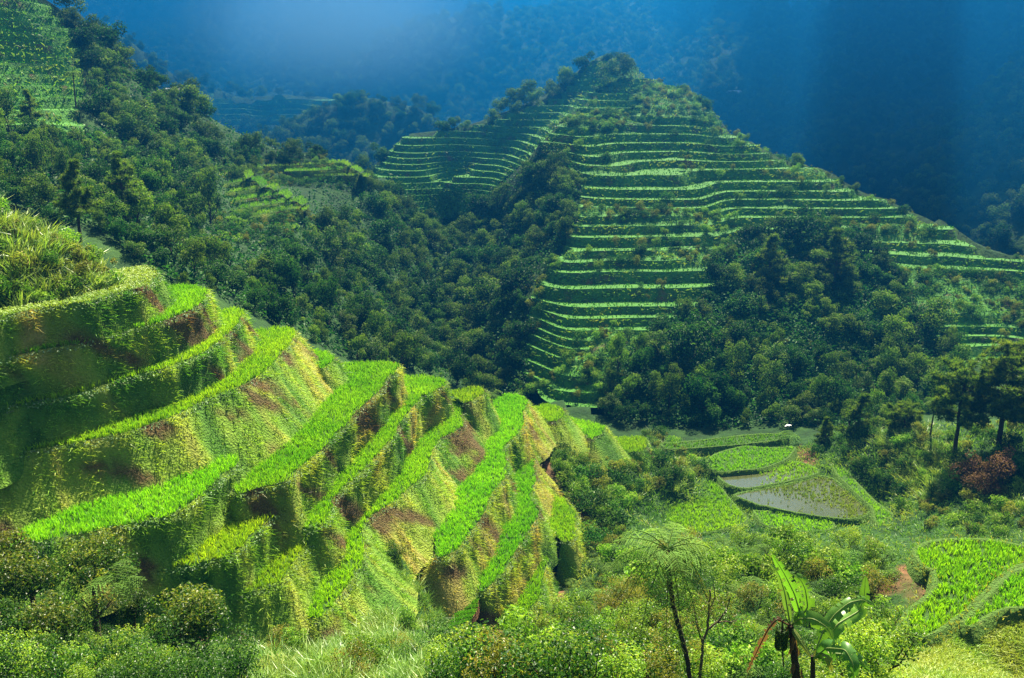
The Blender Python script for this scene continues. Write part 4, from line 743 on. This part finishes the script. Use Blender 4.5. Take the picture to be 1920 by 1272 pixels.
scatter([(1070, 1020), (1180, 1000), (1200, 1130), (1060, 1150)], 800, 1.3, FN, .8, 1.3, 'fern beside the red soil scar', 'ferns by the soil scar', 18, ymin=20, ymax=80, zoff=.3)
scatter([(200, 1215), (420, 1205), (440, 1290), (200, 1290)], 500, 1.0, FN[2:] + FN[:1], .8, 1.2, 'fern in the shade under the small trees of the near slope', 'ferns in the shade', 16, ymin=15, ymax=50, zoff=.3)
scatter(MOUND, 2000, 1.6, BUSHFAR, .6, 1.05, 'shrub on the mound below the pines', 'shrubs on the pine mound', 60, ymin=60, ymax=125)
scatter([(1640, 800), (1760, 798), (1790, 850), (1770, 940), (1700, 930), (1650, 850)], 1500, 1.1, RDF, .9, 1.6, 'bright reed clump on the sunny flank of the pine mound', 'reeds on the pine mound', 40, ymin=60, ymax=125)
for px, py, Y, s in [(1825, 880, 90, 1.1), (1880, 872, 88, 1.15), (1850, 905, 87, .9)]: place(DEAD, at(px, py, Y) - [0, 0, 1.1], None, s, 'reddish brown withered shrub in front of the tallest pine', 'withered shrubs by the pine')
# pines
def cone(f): return max(.12, 1.02 - f) ** .8
def umb(f): return .95 - .55 * abs(f - .55) - .35 * max(0, f - .8)
def rnd(f): return math.sqrt(max(.03, 1 - (1.7 * f - .75) ** 2)) if f > .1 else .6
def px_thing(px, pbase, Y): p = at(px, pbase, Y); return p
PN = pine_kind(51, 8.6, 3.0, cone, 11); place(PN, px_thing(1604, 862, 112), 0, 1, 'cone shaped olive pine standing left of the mound with the reeds')
PB = pine_kind(52, 11.5, 3.9, rnd, 14, nn=50, dens_=1.3); place(PB, px_thing(1872, 836, 96), 0, 1, 'tallest round crowned pine behind the withered brown shrub')
PU = pine_kind(53, 8.8, 4.0, umb, 9, nn=50, dens_=1.3); place(PU, px_thing(1792, 832, 98), 0, 1, 'wide flat layered pine leaning out beside the tallest pine')
dup(PN, px_thing(1545, 850, 113), 2, .55, 'small bushy pine at the outer end of the pine mound'); dup(PU, px_thing(1925, 840, 92), 1.2, .95, 'pine cut by the picture edge beside the tallest pine')
dup(PN, px_thing(1440, 560, 158), 1, 1.25, 'narrow dark pine above the wood on the middle hill, nearer the ravine'); dup(PN, px_thing(1562, 560, 158), 2.5, (1.6, 1.6, 1.35), 'broad dark pine rising from the wood over the long bright terrace of the middle hill')
dup(PN, px_thing(150, 440, 96), .5, (.8, .8, .85), 'feathery pine just behind the bushy hump'); dup(PN, px_thing(235, 420, 112), 3, .95, 'dark pine in the wood right of the feathery one'); dup(PN, px_thing(62, 250, 142), 4, (.6, .6, .7), 'small pale pine before the dim terraces of the dark slope')
dup(PU, px_thing(1690, 836, 108), 3, .62, 'thin open pine between the cone shaped pine and the layered one')
# the little palm on the dark slope, the lone young tree by the terraces
def palm(loc, h, L, label, n=11, r=.1, name='palm_tree', col=(.1, .19, .03)):
    t = thing(name, loc, label, 'palm'); A = Acc(); q = np.linspace(0, 1, 6); tube(A, np.c_[.04 * h * q ** 2, 0 * q, -.5 + (h + .5) * q], r * (1.2 - .4 * q), 7); A.build('trunk', M['bark'], t, True); top = np.array([.04 * h, 0, h])
    for k in range(n):
        A = Acc(); frond(A, top * 0, k * 6.28 / n + rng.uniform(-.2, .2), L * rng.uniform(.8, 1.1), rng.uniform(.3, .9), rng.uniform(.7, 1.1), 12, L * .28, col, 3, .05); o = A.build('frond', M['fern'], t); o.location = top
    return t
palm(at(142, 196, 150), 4.6, 1.7, 'slender palm standing alone against the dim terraces of the dark slope')
palm(at(922, 772, 99), 2.0, 1.3, 'spiky young palm sticking up behind the terraces at the skyline', 9, .07)
palm(at(1478, 836, 116), 1.4, 2.2, 'big leaved plant with spreading fronds at the back of the valley paddies', 9, .09, 'tree_fern', (.09, .2, .03))
palm(at(1745, 812, 103), 3.6, 1.5, 'small palm like plant in front of the layered pine', 10, .08)

# scrub on the fallow parts, banks and edges of the middle hill
pp = rng.uniform(np.min(hill_poly, 0), np.max(hill_poly, 0), (5200, 2)); pp = pp[inpoly(pp[:, 0], pp[:, 1], hill_poly)]; wv = vnoise(pp[:, 0] / 17 + 3, pp[:, 1] / 7 + .13 * pp[:, 0] / 7, 8)
pp = pp[(rng.uniform(size=len(pp)) < np.clip((wv - .66) * 5, 0, .75)) | (rng.uniform(size=len(pp)) < .035)]; pz = np.c_[pp, rbf(pp[:, 0], pp[:, 1])]
eg = []
for a, b in zip(ridge[:-1], ridge[1:]):
    for f in rng.uniform(0, 1, 9): q = at(*[a[i] + (b[i] - a[i]) * f for i in range(3)]); eg.append(q + [rng.uniform(0, 5), rng.uniform(0, 6), -.8])
le = [(1085, 392, 179), (1070, 430, 172), (1045, 478, 165), (1004, 540, 158), (1010, 600, 153), (995, 680, 144), (1000, 741, 139)]
for a, b in zip(le[:-1], le[1:]):
    for f in rng.uniform(0, 1, 8): q = at(*[a[i] + (b[i] - a[i]) * f for i in range(3)]); eg.append(q + [rng.uniform(-3, 1), rng.uniform(-2, 2), -.6])
_, ex = land([(470, 300), (640, 288), (700, 330), (690, 350), (600, 352), (500, 350)], 2500, 1.5, 150, 260)
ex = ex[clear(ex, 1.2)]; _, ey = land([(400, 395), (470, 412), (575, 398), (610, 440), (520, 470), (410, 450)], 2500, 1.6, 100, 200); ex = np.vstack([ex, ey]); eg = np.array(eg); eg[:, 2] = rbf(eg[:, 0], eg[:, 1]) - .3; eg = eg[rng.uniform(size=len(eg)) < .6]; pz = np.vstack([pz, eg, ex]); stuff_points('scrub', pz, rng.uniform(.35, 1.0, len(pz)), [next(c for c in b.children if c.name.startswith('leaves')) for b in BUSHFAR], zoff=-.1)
# ------------------------------------------------------------------ single plants of the near slope
TF = thing('tree_fern', at(1298, 1300, 26.5), 'tall tree fern with a slender dark trunk and a skirt of hanging fronds', 'tree fern'); o0 = np.array(TF.location); A = Acc()
tk = np.array([at(px, py, 26.5) for px, py in [(1300, 1345), (1294, 1272), (1289, 1239), (1275, 1183), (1261, 1134), (1254, 1075), (1252, 1030)]]) - o0; tube(A, dens(tk, .12) + rng.normal(0, .012, (len(dens(tk, .12)), 3)), .075, 9); A.build('trunk', M['bark'], TF, True); top = tk[-1]
for k, (a, L, ri, dr) in enumerate([(3.0, 1.55, .55, .55), (3.4, 1.6, .3, .55), (2.6, 1.5, .6, .7), (.1, 1.5, .42, .6), (.45, 1.45, .5, .75), (-.35, 1.5, .25, .6), (-1.3, 1.35, .35, 1.15), (-1.9, 1.3, .3, 1.1), (-.8, 1.3, .3, 1.0), (1.2, 1.4, .7, .6), (1.9, 1.4, .7, .7), (-2.5, 1.4, .3, .9)]):
    A = Acc(); frond(A, np.zeros(3), a + rng.normal(0, .12), L * 1.22 * rng.uniform(.85, 1.12), ri, dr, 23, .44, (.16, .28, .05), 9, .02, np.random.default_rng(k)); f = A.build('frond', M['fern'], TF); f.location = top
for k, a in enumerate([-2.8, -2.2, -1.7, -1.0, -.4, .2, 2.9, -1.4]):
    A = Acc(); frond(A, np.zeros(3), a, 2.0, -.35, 1.0, 20, .36, (.2, .22, .045), 8, .018, np.random.default_rng(40 + k)); f = A.build('frond', M['fern'], TF); f.location = top; f['label'] = 'withered olive frond hanging by the trunk'
SB = thing('bare_tree', at(1313, 1300, 27.5), 'small half bare tree with pale forked branches beside the tree fern', 'tree'); o0 = np.array(SB.location); A = Acc()
for pts, r in (([(1312, 1340), (1313, 1270), (1318, 1204), (1327, 1176), (1332, 1106)], .055), ([(1327, 1180), (1348, 1165), (1362, 1145), (1369, 1122)], .035), ([(1345, 1168), (1360, 1165), (1376, 1168), (1384, 1160)], .025), ([(1318, 1204), (1305, 1170), (1302, 1140)], .025), ([(1329, 1150), (1340, 1120), (1338, 1095)], .02)):
    q = dens(np.array([at(px, py, 27.5) for px, py in pts]) - o0, .1); tube(A, q + rng.normal(0, .01, q.shape), r * np.linspace(1.2, .5, len(q)), 6)
A.build('trunk', M['palebark'], SB, True); A = Acc(); c = np.array([at(px, py, 27.5) for px, py in [(1325, 1120), (1335, 1140), (1305, 1145), (1368, 1128), (1380, 1162)]]) - o0; k = rng.integers(0, 5, 420); P0 = c[k] + rng.normal(0, .22, (420, 3)); leaves(A, P0, rng.normal(size=(420, 3)) + [0, 0, .8], .09, .05, np.array([.14, .16, .03])); A.build('leaves', M['shrub'], SB)
def bleaf(parent, pts, Y, wid, label=None, torn=.3, name='leaf', col=(.1, .23, .025), g=np.random.default_rng(3), tilt=.5, mat='banana', rib=(.25, .33, .09)):
    """broad leaf along a midrib given as pixels and distances, side lobes torn into strips"""
    o0 = np.array(parent.location); p = np.array([at(px, py, y) for (px, py), y in zip(pts, Y)]) - o0; p = smooth(dens(p, .035), 4); n = len(p); q = np.linspace(0, 1, n)
    t = unit(np.gradient(p, axis=0)); view = unit(-(p + o0)); sd = unit(np.cross(t, view)); sd = unit(sd + view * tilt * .3); up = unit(np.cross(sd, t)); W = wid * np.sin(np.pi * np.clip((q - .06) / .94, 0, 1) ** .8) ** .55 + .004; A = Acc()
    for s in (-1, 1):
        gap = np.cumsum(g.uniform(size=n) < torn * .5); sag = (g.uniform(-1, 1, gap.max() + 1) * .2 + .1)[gap]; V = []
        for f in (0, .35, .7, 1): V.append(p + sd * (s * W * f * (1 - .1 * (f == 1) * g.uniform(0, 1, n)))[:, None] + up * (W * (.12 * f - (.25 + sag) * f ** 2))[:, None] - t * (W * .12 * f)[:, None])
        V = np.stack(V, 1); Q = []
        for i in range(n - 1):
            for j in range(3):
                if j >= 1 and gap[i] != gap[i + 1]: continue
                b = i * 4 + j; Q.append((b, b + 1, b + 5, b + 4))
        A.add(V.reshape(-1, 3), Q=np.array(Q), col=np.array(col) * 1.)
    o = A.build(name, M[mat], parent, True); A = Acc(); tube(A, p + up * .004, .014 * (1.25 - q), 6, col=rib); A.build('midrib', M[mat], o, True)
    if label: o['label'] = label
B1 = thing('banana_plant', at(1494, 1300, 15), 'banana plant with a brown ragged stem, a hanging green bunch and torn upright leaves', 'banana plant'); o0 = np.array(B1.location); A = Acc()
q = dens(np.array([at(px, py, 15) for px, py in [(1500, 1400), (1496, 1300), (1494, 1272), (1488, 1220), (1482, 1172)]]) - o0, .03); tube(A, q + rng.normal(0, .006, q.shape), np.linspace(.105, .05, len(q)), 12); A.build('stem', M['bark'], B1, True)
A = Acc(); 
for k in range(70): 
    i = int(rng.integers(2, len(q) - 4)); a = rng.uniform(0, 6.28); e = np.array([math.cos(a), math.sin(a), 0]); b = q[i] + e * .09; A.add(np.array([b + [0, 0, .1], b + np.cross(e, [0, 0, 1]) * .03, b + e * .05 - [0, 0, .13], b - np.cross(e, [0, 0, 1]) * .03]), Q=[(0, 1, 2, 3)], col=(.14, .075, .04))
A.build('dry_sheath', M['leaf'], B1)
bleaf(B1, [(1482, 1174), (1478, 1150), (1471, 1110), (1460, 1075), (1441, 1055)], [15, 15, 15.05, 15.1, 15.2], .07, torn=.5, col=(.12, .22, .04))
bleaf(B1, [(1484, 1172), (1500, 1150), (1490, 1115), (1470, 1075), (1448, 1040)], [15, 15, 15, 15, 15], .11, torn=.45, col=(.13, .3, .03))
bleaf(B1, [(1486, 1174), (1515, 1140), (1510, 1105), (1500, 1085), (1480, 1073)], [15, 14.9, 14.9, 14.9, 15], .13, torn=.8)
bleaf(B1, [(1486, 1172), (1500, 1160), (1525, 1160), (1550, 1175), (1562, 1200)], [15, 14.8, 14.6, 14.5, 14.4], .14, torn=.3)
bleaf(B1, [(1482, 1174), (1470, 1168), (1457, 1159), (1440, 1180), (1425, 1210), (1400, 1262)], [15, 15, 14.95, 14.9, 14.9, 14.9], .06, 'dead brown leaf drooping from the stem', .8, 'dead_leaf', (.16, .085, .05), rib=(.12, .06, .03))
bleaf(B1, [(1483, 1174), (1492, 1190), (1506, 1210), (1520, 1232)], [15, 14.9, 14.8, 14.7], .05, torn=.3, col=(.18, .22, .04))
A = Acc(); c0 = at(1466, 1190, 14.9) - o0; tube(A, np.array([at(px, py, 14.93) for px, py in [(1482, 1172), (1474, 1162), (1467, 1164), (1466, 1180), (1467, 1215), (1469, 1250)]]) - o0, .014, 6, col=(.1, .07, .04)); bc = A.build('fruit_stalk', M['bark'], B1, True)
A = Acc()
for t_ in range(8):
    for k in range(11):
        a = k * .57 + t_ * .3; e = np.array([math.cos(a), math.sin(a), 0]); b = c0 + [0, 0, .05 - t_ * .048] + e * .03; tube(A, np.array([b, b + e * .05 + [0, 0, .0], b + e * .075 + [0, 0, .035], b + e * .08 + [0, 0, .07]]), np.array([.01, .014, .013, .006]), 5, col=np.array([.06, .11, .02]) * rng.uniform(.7, 1.3))
A.build('fruit_bunch', M['banana'], B1, True)
B2 = thing('banana_plant', at(1524, 1300, 16), 'younger banana plant with broad drooping leaves, without fruit, beside the fruiting one', 'banana plant'); o0 = np.array(B2.location); A = Acc()
q = dens(np.array([at(px, py, 16) for px, py in [(1526, 1400), (1524, 1290), (1524, 1230)]]) - o0, .04); tube(A, q, np.linspace(.075, .04, len(q)), 10); A.build('stem', M['bark'], B2, True)
bleaf(B2, [(1524, 1234), (1545, 1180), (1566, 1151), (1592, 1130), (1617, 1124), (1642, 1138)], [16, 16.1, 16.2, 16.3, 16.4, 16.4], .13, torn=.6)
bleaf(B2, [(1524, 1234), (1570, 1170), (1612, 1145), (1621, 1115), (1623, 1080)], [16, 16.3, 16.6, 16.7, 16.8], .16, torn=.3, col=(.14, .3, .03))
bleaf(B2, [(1524, 1236), (1550, 1215), (1585, 1218), (1600, 1245), (1600, 1290)], [16, 15.6, 15.2, 15.0, 14.9], .17, torn=.5, col=(.07, .2, .025))
bleaf(B2, [(1524, 1236), (1560, 1225), (1600, 1228), (1632, 1255)], [16, 15.9, 15.8, 15.7], .13, torn=.4, col=(.09, .24, .03))
bleaf(B2, [(1524, 1240), (1538, 1222), (1552, 1230), (1560, 1260)], [16, 15.8, 15.6, 15.5], .1, torn=.3, col=(.22, .24, .05))
# small trees at the lower left, with fine leaves
ST = [tree_kind(71, 1.25, 1.5, 2.3, 3800, .11, [(.008, .035, .005), (.02, .065, .008), (.06, .12, .014), (.2, .22, .03)], 7, 'shrub', 1, 14, 'palebark', 'small_tree'), tree_kind(72, 1.0, 1.25, 2.0, 3000, .1, [(.008, .03, .005), (.018, .06, .008), (.05, .11, .014), (.14, .19, .03)], 6, 'shrub', 1, 11, 'palebark', 'small_tree')]
for i, (px, py, Y, s, k) in enumerate([(60, 1075, 33, 1.25, 0), (-20, 1050, 34, 1.2, 0), (165, 1065, 33.5, 1.15, 0), (110, 1160, 30, 1.1, 0), (20, 1180, 29, 1.15, 1), (250, 1140, 32, .75, 1), (345, 1150, 31, 1.25, 0), (385, 1160, 32, .85, 1), (130, 1240, 28, 1.0, 1), (40, 1250, 27, 1.0, 1)]):
    p = at(px, py, Y); zb = p[2] - (2.3 * .75 + .8 if k == 0 else 2.0 * .75 + .65) * s
    place(ST[k], (p[0], p[1], zb), None, s, ['rounded tree with yellowish leaf tips at the lower left, seen from above', 'leafy tree cut by the picture edge at the lower left', 'tree crown touching the shaded rice terrace at the lower left', 'tree with a lit ochre crown before the others at the lower left', 'dark leafy tree near the picture edge at the lower left', 'little upright tree between the crowns and the spreading tree', 'spreading tree with a pale visible trunk below the leaf shaped terrace', 'small tree leaning against the spreading one', 'low glossy tree at the bottom edge of the lower left thicket', 'bushy tree in the lower left bottom edge, darkest of the thicket'][i], 'small trees at the lower left')
dup(FN[1], at(215, 1095, 31), 1, 1.4, 'bright arching fern hanging out between the small tree crowns'); dup(FN[0], at(270, 1235, 27), 1, 1.2, 'large dark fern under the spreading tree'); dup(FN[1], at(425, 1235, 26), 2, .9, 'pale fern frond cluster beside the silvery reeds')
for px, py, Y, s_, la in [(1600, 1215, 19.5, 1.0, 'fresh green fine leaved bush against the younger banana plant'), (1660, 1200, 21, 1.15, 'fresh green bush reaching toward the edge of the bright rice paddy'), (1560, 1262, 17, .8, 'fresh green bush at the bottom edge under the banana leaves'), (1640, 1262, 19, .9, 'fresh green bush at the bottom edge left of the yellow grass bank')]: dup(SH[0], at(px, py, Y) - [0, 0, .8], rng.uniform(0, 6), s_, la)
scatter([(-30, 1165), (120, 1190), (300, 1200), (450, 1225), (450, 1300), (-30, 1300)], 1200, .9, [SH[2], SH[2], SH[0]], .7, 1.2, 'dark leafy shrub under the small trees at the lower left', 'shrubs under the small trees', 34, ymin=15, ymax=60)
# paddies on the right, nearer by
YB = (.28, .3, .04)
flatpaddy([(1718, 1038), (1735, 1025), (1765, 1018), (1850, 1018), (1925, 1033), (1985, 1045), (1930, 1060), (1888, 1070), (1850, 1108), (1810, 1148), (1760, 1188), (1735, 1203), (1702, 1198), (1694, 1170), (1708, 1147), (1740, 1132), (1757, 1112), (1757, 1085), (1752, 1066), (1737, 1076), (1722, 1060)], -25.0, 'large bright rice paddy of the near slope with an eroded brown edge', 24, group='paddies of the near slope', hgt=.42, bundh=.22, bcol=YB)
flatpaddy([(1900, 1080), (1935, 1068), (2000, 1070), (2000, 1160), (1915, 1140), (1855, 1152), (1806, 1192), (1798, 1184), (1850, 1132)], -24.9, 'rice paddy beyond the yellow bund, running out of the picture at the side', 24, group='paddies of the near slope', hgt=.42, bundh=.22, bcol=YB)
# seed beds
for i in range(6):
    f0, f1 = i / 6 + .015, (i + 1) / 6 - .02; l = lambda f: (868 - 31 * f, 1118 + 66 * f); r_ = lambda f: (897 - 19 * f + 8 * math.sin(f * 3), 1118 + 53 * f)
    q = onz([l(f0), r_(f0), r_(f1), l(f1)], -36.9); c = q.mean(0); c[2] = -36.9; t = thing('seed_bed', c, ['topmost', 'second', 'third', 'fourth', 'fifth', 'lowest'][i] + ' of the six green seed beds below the sinuous rice strip', 'seed bed', 'seed beds'); top_ = q - c + [0, 0, .12]; bot = (q - c) * [1.08, 1.08, 1] - [0, 0, .5]
    mesh('bed', np.vstack([top_, bot]), np.array([(0, 1, 2, 3), (0, 4, 5, 1), (1, 5, 6, 2), (2, 6, 7, 3), (3, 7, 4, 0)]), M['soil'], t); n = 500; w2 = rng.dirichlet(np.ones(4) * .8, n); A = Acc(); blades(A, w2 @ top_, np.c_[rng.normal(0, .3, (n, 2)), np.ones(n)], .2, .07, .3, RICE0 * .8); A.build('seedling_leaves', M['rice'], t)['kind'] = 'stuff'
# ground cover
gp = rng.uniform([-40, 700], [1960, 1290], (70000, 2)); h = hit(gp[:, 0], gp[:, 1]); k = np.nan_to_num(h[:, 1], nan=999) < 115; h = h[k]
vx, vy = topx(h[:, 0], h[:, 1], h[:, 2]); so = np.zeros(len(h), bool)
for pl in ([(1000, 855), (1024, 856), (1052, 898), (1098, 935), (1112, 990), (1090, 1028), (1075, 1080), (1055, 1130), (1078, 1200), (1030, 1215), (1000, 1180), (1016, 1110), (1060, 1000)], [(880, 1160), (905, 1120), (940, 1140), (945, 1190), (900, 1215)], [(1635, 1120), (1660, 1075), (1722, 1050), (1752, 1066), (1752, 1112), (1700, 1142), (1650, 1150)]): so |= inpoly(vx, vy, pl)
h = h[~so | (rng.uniform(size=len(h)) < .12)]; n = len(h); h = np.repeat(h, 3, 0) + rng.normal(0, .12, (n * 3, 3)) * [1, 1, 0]; n = len(h); sc = np.clip(h[:, 1] / 60, .5, 1.6)
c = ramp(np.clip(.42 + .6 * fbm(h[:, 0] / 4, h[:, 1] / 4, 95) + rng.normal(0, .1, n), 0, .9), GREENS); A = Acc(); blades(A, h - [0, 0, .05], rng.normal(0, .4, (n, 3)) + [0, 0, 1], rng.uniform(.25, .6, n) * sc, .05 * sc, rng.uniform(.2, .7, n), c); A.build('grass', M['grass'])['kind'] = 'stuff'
GB = [(1690, 1215), (1740, 1205), (1800, 1190), (1860, 1150), (1960, 1150), (1960, 1300), (1640, 1300)]
g, h = land(GB, 9000, .01, 10, 70); n = len(h); h = np.repeat(h, 6, 0) + rng.normal(0, .15, (n * 6, 3)) * [1, 1, 0]; n = len(h); c = ramp(np.clip(.62 + .5 * fbm(h[:, 0] / 1.6, h[:, 1] / 1.6, 97) + rng.normal(0, .08, n), .1, .8), GREENS); A = Acc(); blades(A, h, rng.normal(0, .4, (n, 3)) + [0, 0, 1], rng.uniform(.2, .5, n), .035, rng.uniform(.2, .8, n), c); A.build('grass', M['grass'])['kind'] = 'stuff'
# ------------------------------------------------------------------ houses on the far slopes, the white bird
def house(loc, w_, d_, hgt, rh, label, rz=0, roof='roofw'):
    t = thing('house', loc, label, 'house', None, rz); x, y = w_ / 2, d_ / 2
    mesh('wall', [(-x, -y, -1.5), (x, -y, -1.5), (x, y, -1.5), (-x, y, -1.5), (-x, -y, hgt), (x, -y, hgt), (x, y, hgt), (-x, y, hgt), (-x, 0, hgt + rh * .96), (x, 0, hgt + rh * .96)], [np.array([(0, 1, 5, 4), (2, 3, 7, 6)]), np.array([(1, 2, 6, 9, 5), (3, 0, 4, 8, 7)])], M['wood'], t)
    e = .45; V = []; 
    for z_ in (0, .08): V += [(-x - e, -y - e, hgt - .25 + z_), (x + e, -y - e, hgt - .25 + z_), (x + e, 0, hgt + rh + z_), (-x - e, 0, hgt + rh + z_), (x + e, y + e, hgt - .25 + z_), (-x - e, y + e, hgt - .25 + z_)]
    mesh('roof', V, np.array([(3, 2, 1, 0), (5, 4, 2, 3), (6, 7, 8, 9), (9, 8, 10, 11), (0, 1, 7, 6), (4, 5, 11, 10), (1, 2, 8, 7), (2, 4, 10, 8), (3, 0, 6, 9), (5, 3, 9, 11)]), M[roof], t)
    for nm, cx, w2, z0, z1 in (('door', -w_ * .2, .8, 0, 1.9), ('window', w_ * .22, .9, .9, 1.7)):
        mesh(nm, [(cx + a * w2 / 2, -y - b, z) for a in (-1, 1) for b in (-.02, .05) for z in (z0, z1)], np.array([(0, 1, 3, 2), (4, 6, 7, 5), (2, 3, 7, 6), (0, 4, 5, 1), (1, 5, 7, 3), (0, 2, 6, 4)]), M['dark'], t)
hh = hit([1376, 324, 350], [186, 172, 178])
if not np.isnan(hh[0, 0]): house(hh[0] + [0, 0, .3], 5.5, 4.5, 2.2, 1.3, 'white roofed house alone on the dark far slope right of the middle hill', .35); house(hh[0] + [-6.5, 2, .3], 4, 3.2, 1.8, .7, 'low pale roofed shed beside the white roofed house', .1)
p = at(324, 167, 198); house(p - [0, 0, 1.9], 2.0, 1.8, 1.5, .5, 'small white roofed hut on the wooded crest above the slope', .3); p = at(349, 174, 199); house(p - [0, 0, 1.9], 1.8, 1.6, 1.4, .5, 'tiny blue roofed hut just beyond the white roofed hut on the crest', -.2, 'roofb')
c = at(1478, 798, 114); EG = thing('bird', c, 'white bird gliding with drooped wings before the dark wood behind the paddies', 'bird', None, .3); A = Acc()
tube(A, np.array([(-.02, -.34, .0), (0, -.2, 0), (0, -.05, .01), (0, .12, .02), (0, .2, .06), (0, .24, .05), (0, .3, .04), (0, .4, .03)]), np.array([.01, .045, .075, .05, .026, .03, .018, .004]), 10)
for s in (-1, 1):
    L = [(.04, .03), (.2, .07), (.34, .02), (.5, -.1)]; W = [.2, .22, .19, .05]; V = []
    for (x, z), w2 in zip(L, W): V += [(s * x, w2 * .5, z), (s * x, 0, z + .02), (s * x, -w2 * .6, z - .02)]
    V = np.array(V); V2 = V - [0, 0, .012]; k = [(i * 3 + j, i * 3 + j + 1, i * 3 + j + 4, i * 3 + j + 3) for i in range(3) for j in range(2)]; A.add(np.vstack([V, V2]), Q=np.vstack([k, np.array(k)[:, ::-1] + 12]))
A.build('body', M['white'], EG, True)
# ------------------------------------------------------------------ unseen clouds high above, added so that their shadows lie on the slopes, and the haze: one closed box of even, thin bluish air
def shade_cloud(gx, gy, gz, rx, ry, h, seed):
    c = np.array([gx, gy, gz]) + np.array(sdir) * ((h - gz) / sdir.z); nu, nv = 90, 34; u = np.linspace(0, 2 * np.pi, nu, endpoint=False); v = np.linspace(.02, np.pi - .02, nv); U, W_ = np.meshgrid(u, v)
    d = np.stack([np.cos(U) * np.sin(W_), np.sin(U) * np.sin(W_), np.cos(W_)], -1); r = 1 + .55 * fbm(d[..., 0] * 2.2 + seed, d[..., 1] * 2.2 + d[..., 2], seed, 5); V = d * r[..., None] * [rx, ry, 28]
    k = np.arange(nu * nv).reshape(nv, nu); k2 = np.roll(k, -1, 1); o = mesh('shade_cloud', V.reshape(-1, 3), np.stack([k[:-1], k2[:-1], k2[1:], k[1:]], -1).reshape(-1, 4), M['shade_cloud'], smooth=True); o.location = tuple(c); o['kind'] = 'structure'
M['shade_cloud'] = plain('shade_cloud', (.8, .8, .8), 1, 0)
shade_cloud(-108, 222, 5, 48, 40, 420, 8); shade_cloud(265, 470, 0, 185, 255, 420, 3)
for i, (x, y, r) in enumerate([(112, 300, 24), (88, 350, 20), (100, 430, 34), (120, 640, 60), (95, 255, 14)]): shade_cloud(x, y, 0, r, r * 1.5, 420 + 12 * i, 20 + i)
hv = [(x, y, z) for x in (-900, 900) for y in (-40, 1480) for z in (-90, 150)]
hm = bpy.data.materials.new('haze'); hm.use_nodes = True; hn = hm.node_tree.nodes; hn.clear(); ho = hn.new('ShaderNodeOutputMaterial'); pv = hn.new('ShaderNodeVolumePrincipled')
pv.inputs['Color'].default_value = HAZE_C; pv.inputs['Density'].default_value = HAZE_D; pv.inputs['Anisotropy'].default_value = HAZE_G
hm.node_tree.links.new(pv.outputs[0], ho.inputs['Volume'])
o = mesh('haze', hv, np.array([(0, 1, 3, 2), (4, 6, 7, 5), (0, 4, 5, 1), (2, 3, 7, 6), (0, 2, 6, 4), (1, 5, 7, 3)]), hm); o['kind'] = 'stuff'
# mist hanging in the upper valley: a wide thin bluish bank, and a paler wisp inside it
def mist(c, rad, colr, dens_, soft, aniso=.6):
    u, v = np.meshgrid(np.linspace(0, 2 * np.pi, 64, endpoint=False), np.linspace(.02, np.pi - .02, 32)); d = np.stack([np.cos(u) * np.sin(v), np.sin(u) * np.sin(v), np.cos(v)], -1); V = d * (1 + .2 * fbm(d[..., 0] * 2 + 4, d[..., 1] * 2 + d[..., 2], 3, 3))[..., None] * list(rad)
    k = np.arange(64 * 32).reshape(32, 64); k2 = np.roll(k, -1, 1); mm = hm.copy(); mm.name = 'mist'; q = next(x for x in mm.node_tree.nodes if x.type == 'PRINCIPLED_VOLUME'); q.inputs['Color'].default_value = (*colr, 1); q.inputs['Density'].default_value = dens_; q.inputs['Anisotropy'].default_value = aniso
    if soft:
        mn = mm.node_tree.nodes; ml = mm.node_tree.links; tc = mn.new('ShaderNodeTexCoord'); vm = mn.new('ShaderNodeVectorMath'); vm.operation = 'DIVIDE'; vm.inputs[1].default_value = rad; ln = mn.new('ShaderNodeVectorMath'); ln.operation = 'LENGTH'; mr = mn.new('ShaderNodeMapRange'); mr.interpolation_type = 'SMOOTHSTEP'; mr.inputs[1].default_value = .05; mr.inputs[2].default_value = .92; mr.inputs[3].default_value = dens_; mr.inputs[4].default_value = 0
        ml.new(tc.outputs['Object'], vm.inputs[0]); ml.new(vm.outputs[0], ln.inputs[0]); ml.new(ln.outputs['Value'], mr.inputs[0]); ml.new(mr.outputs[0], q.inputs['Density'])
    o = mesh('mist', V.reshape(-1, 3), np.stack([k[:-1], k[1:], k2[1:], k2[:-1]], -1).reshape(-1, 4), mm, smooth=True); o.location = tuple(c); o['kind'] = 'stuff'
mist((-10, 620, 10), (560, 455, 125), (.006, .19, .55), .0023, False)
mist(at(640, 40, 430), (86, 100, 42), (.3, .6, 1), .0085, True)
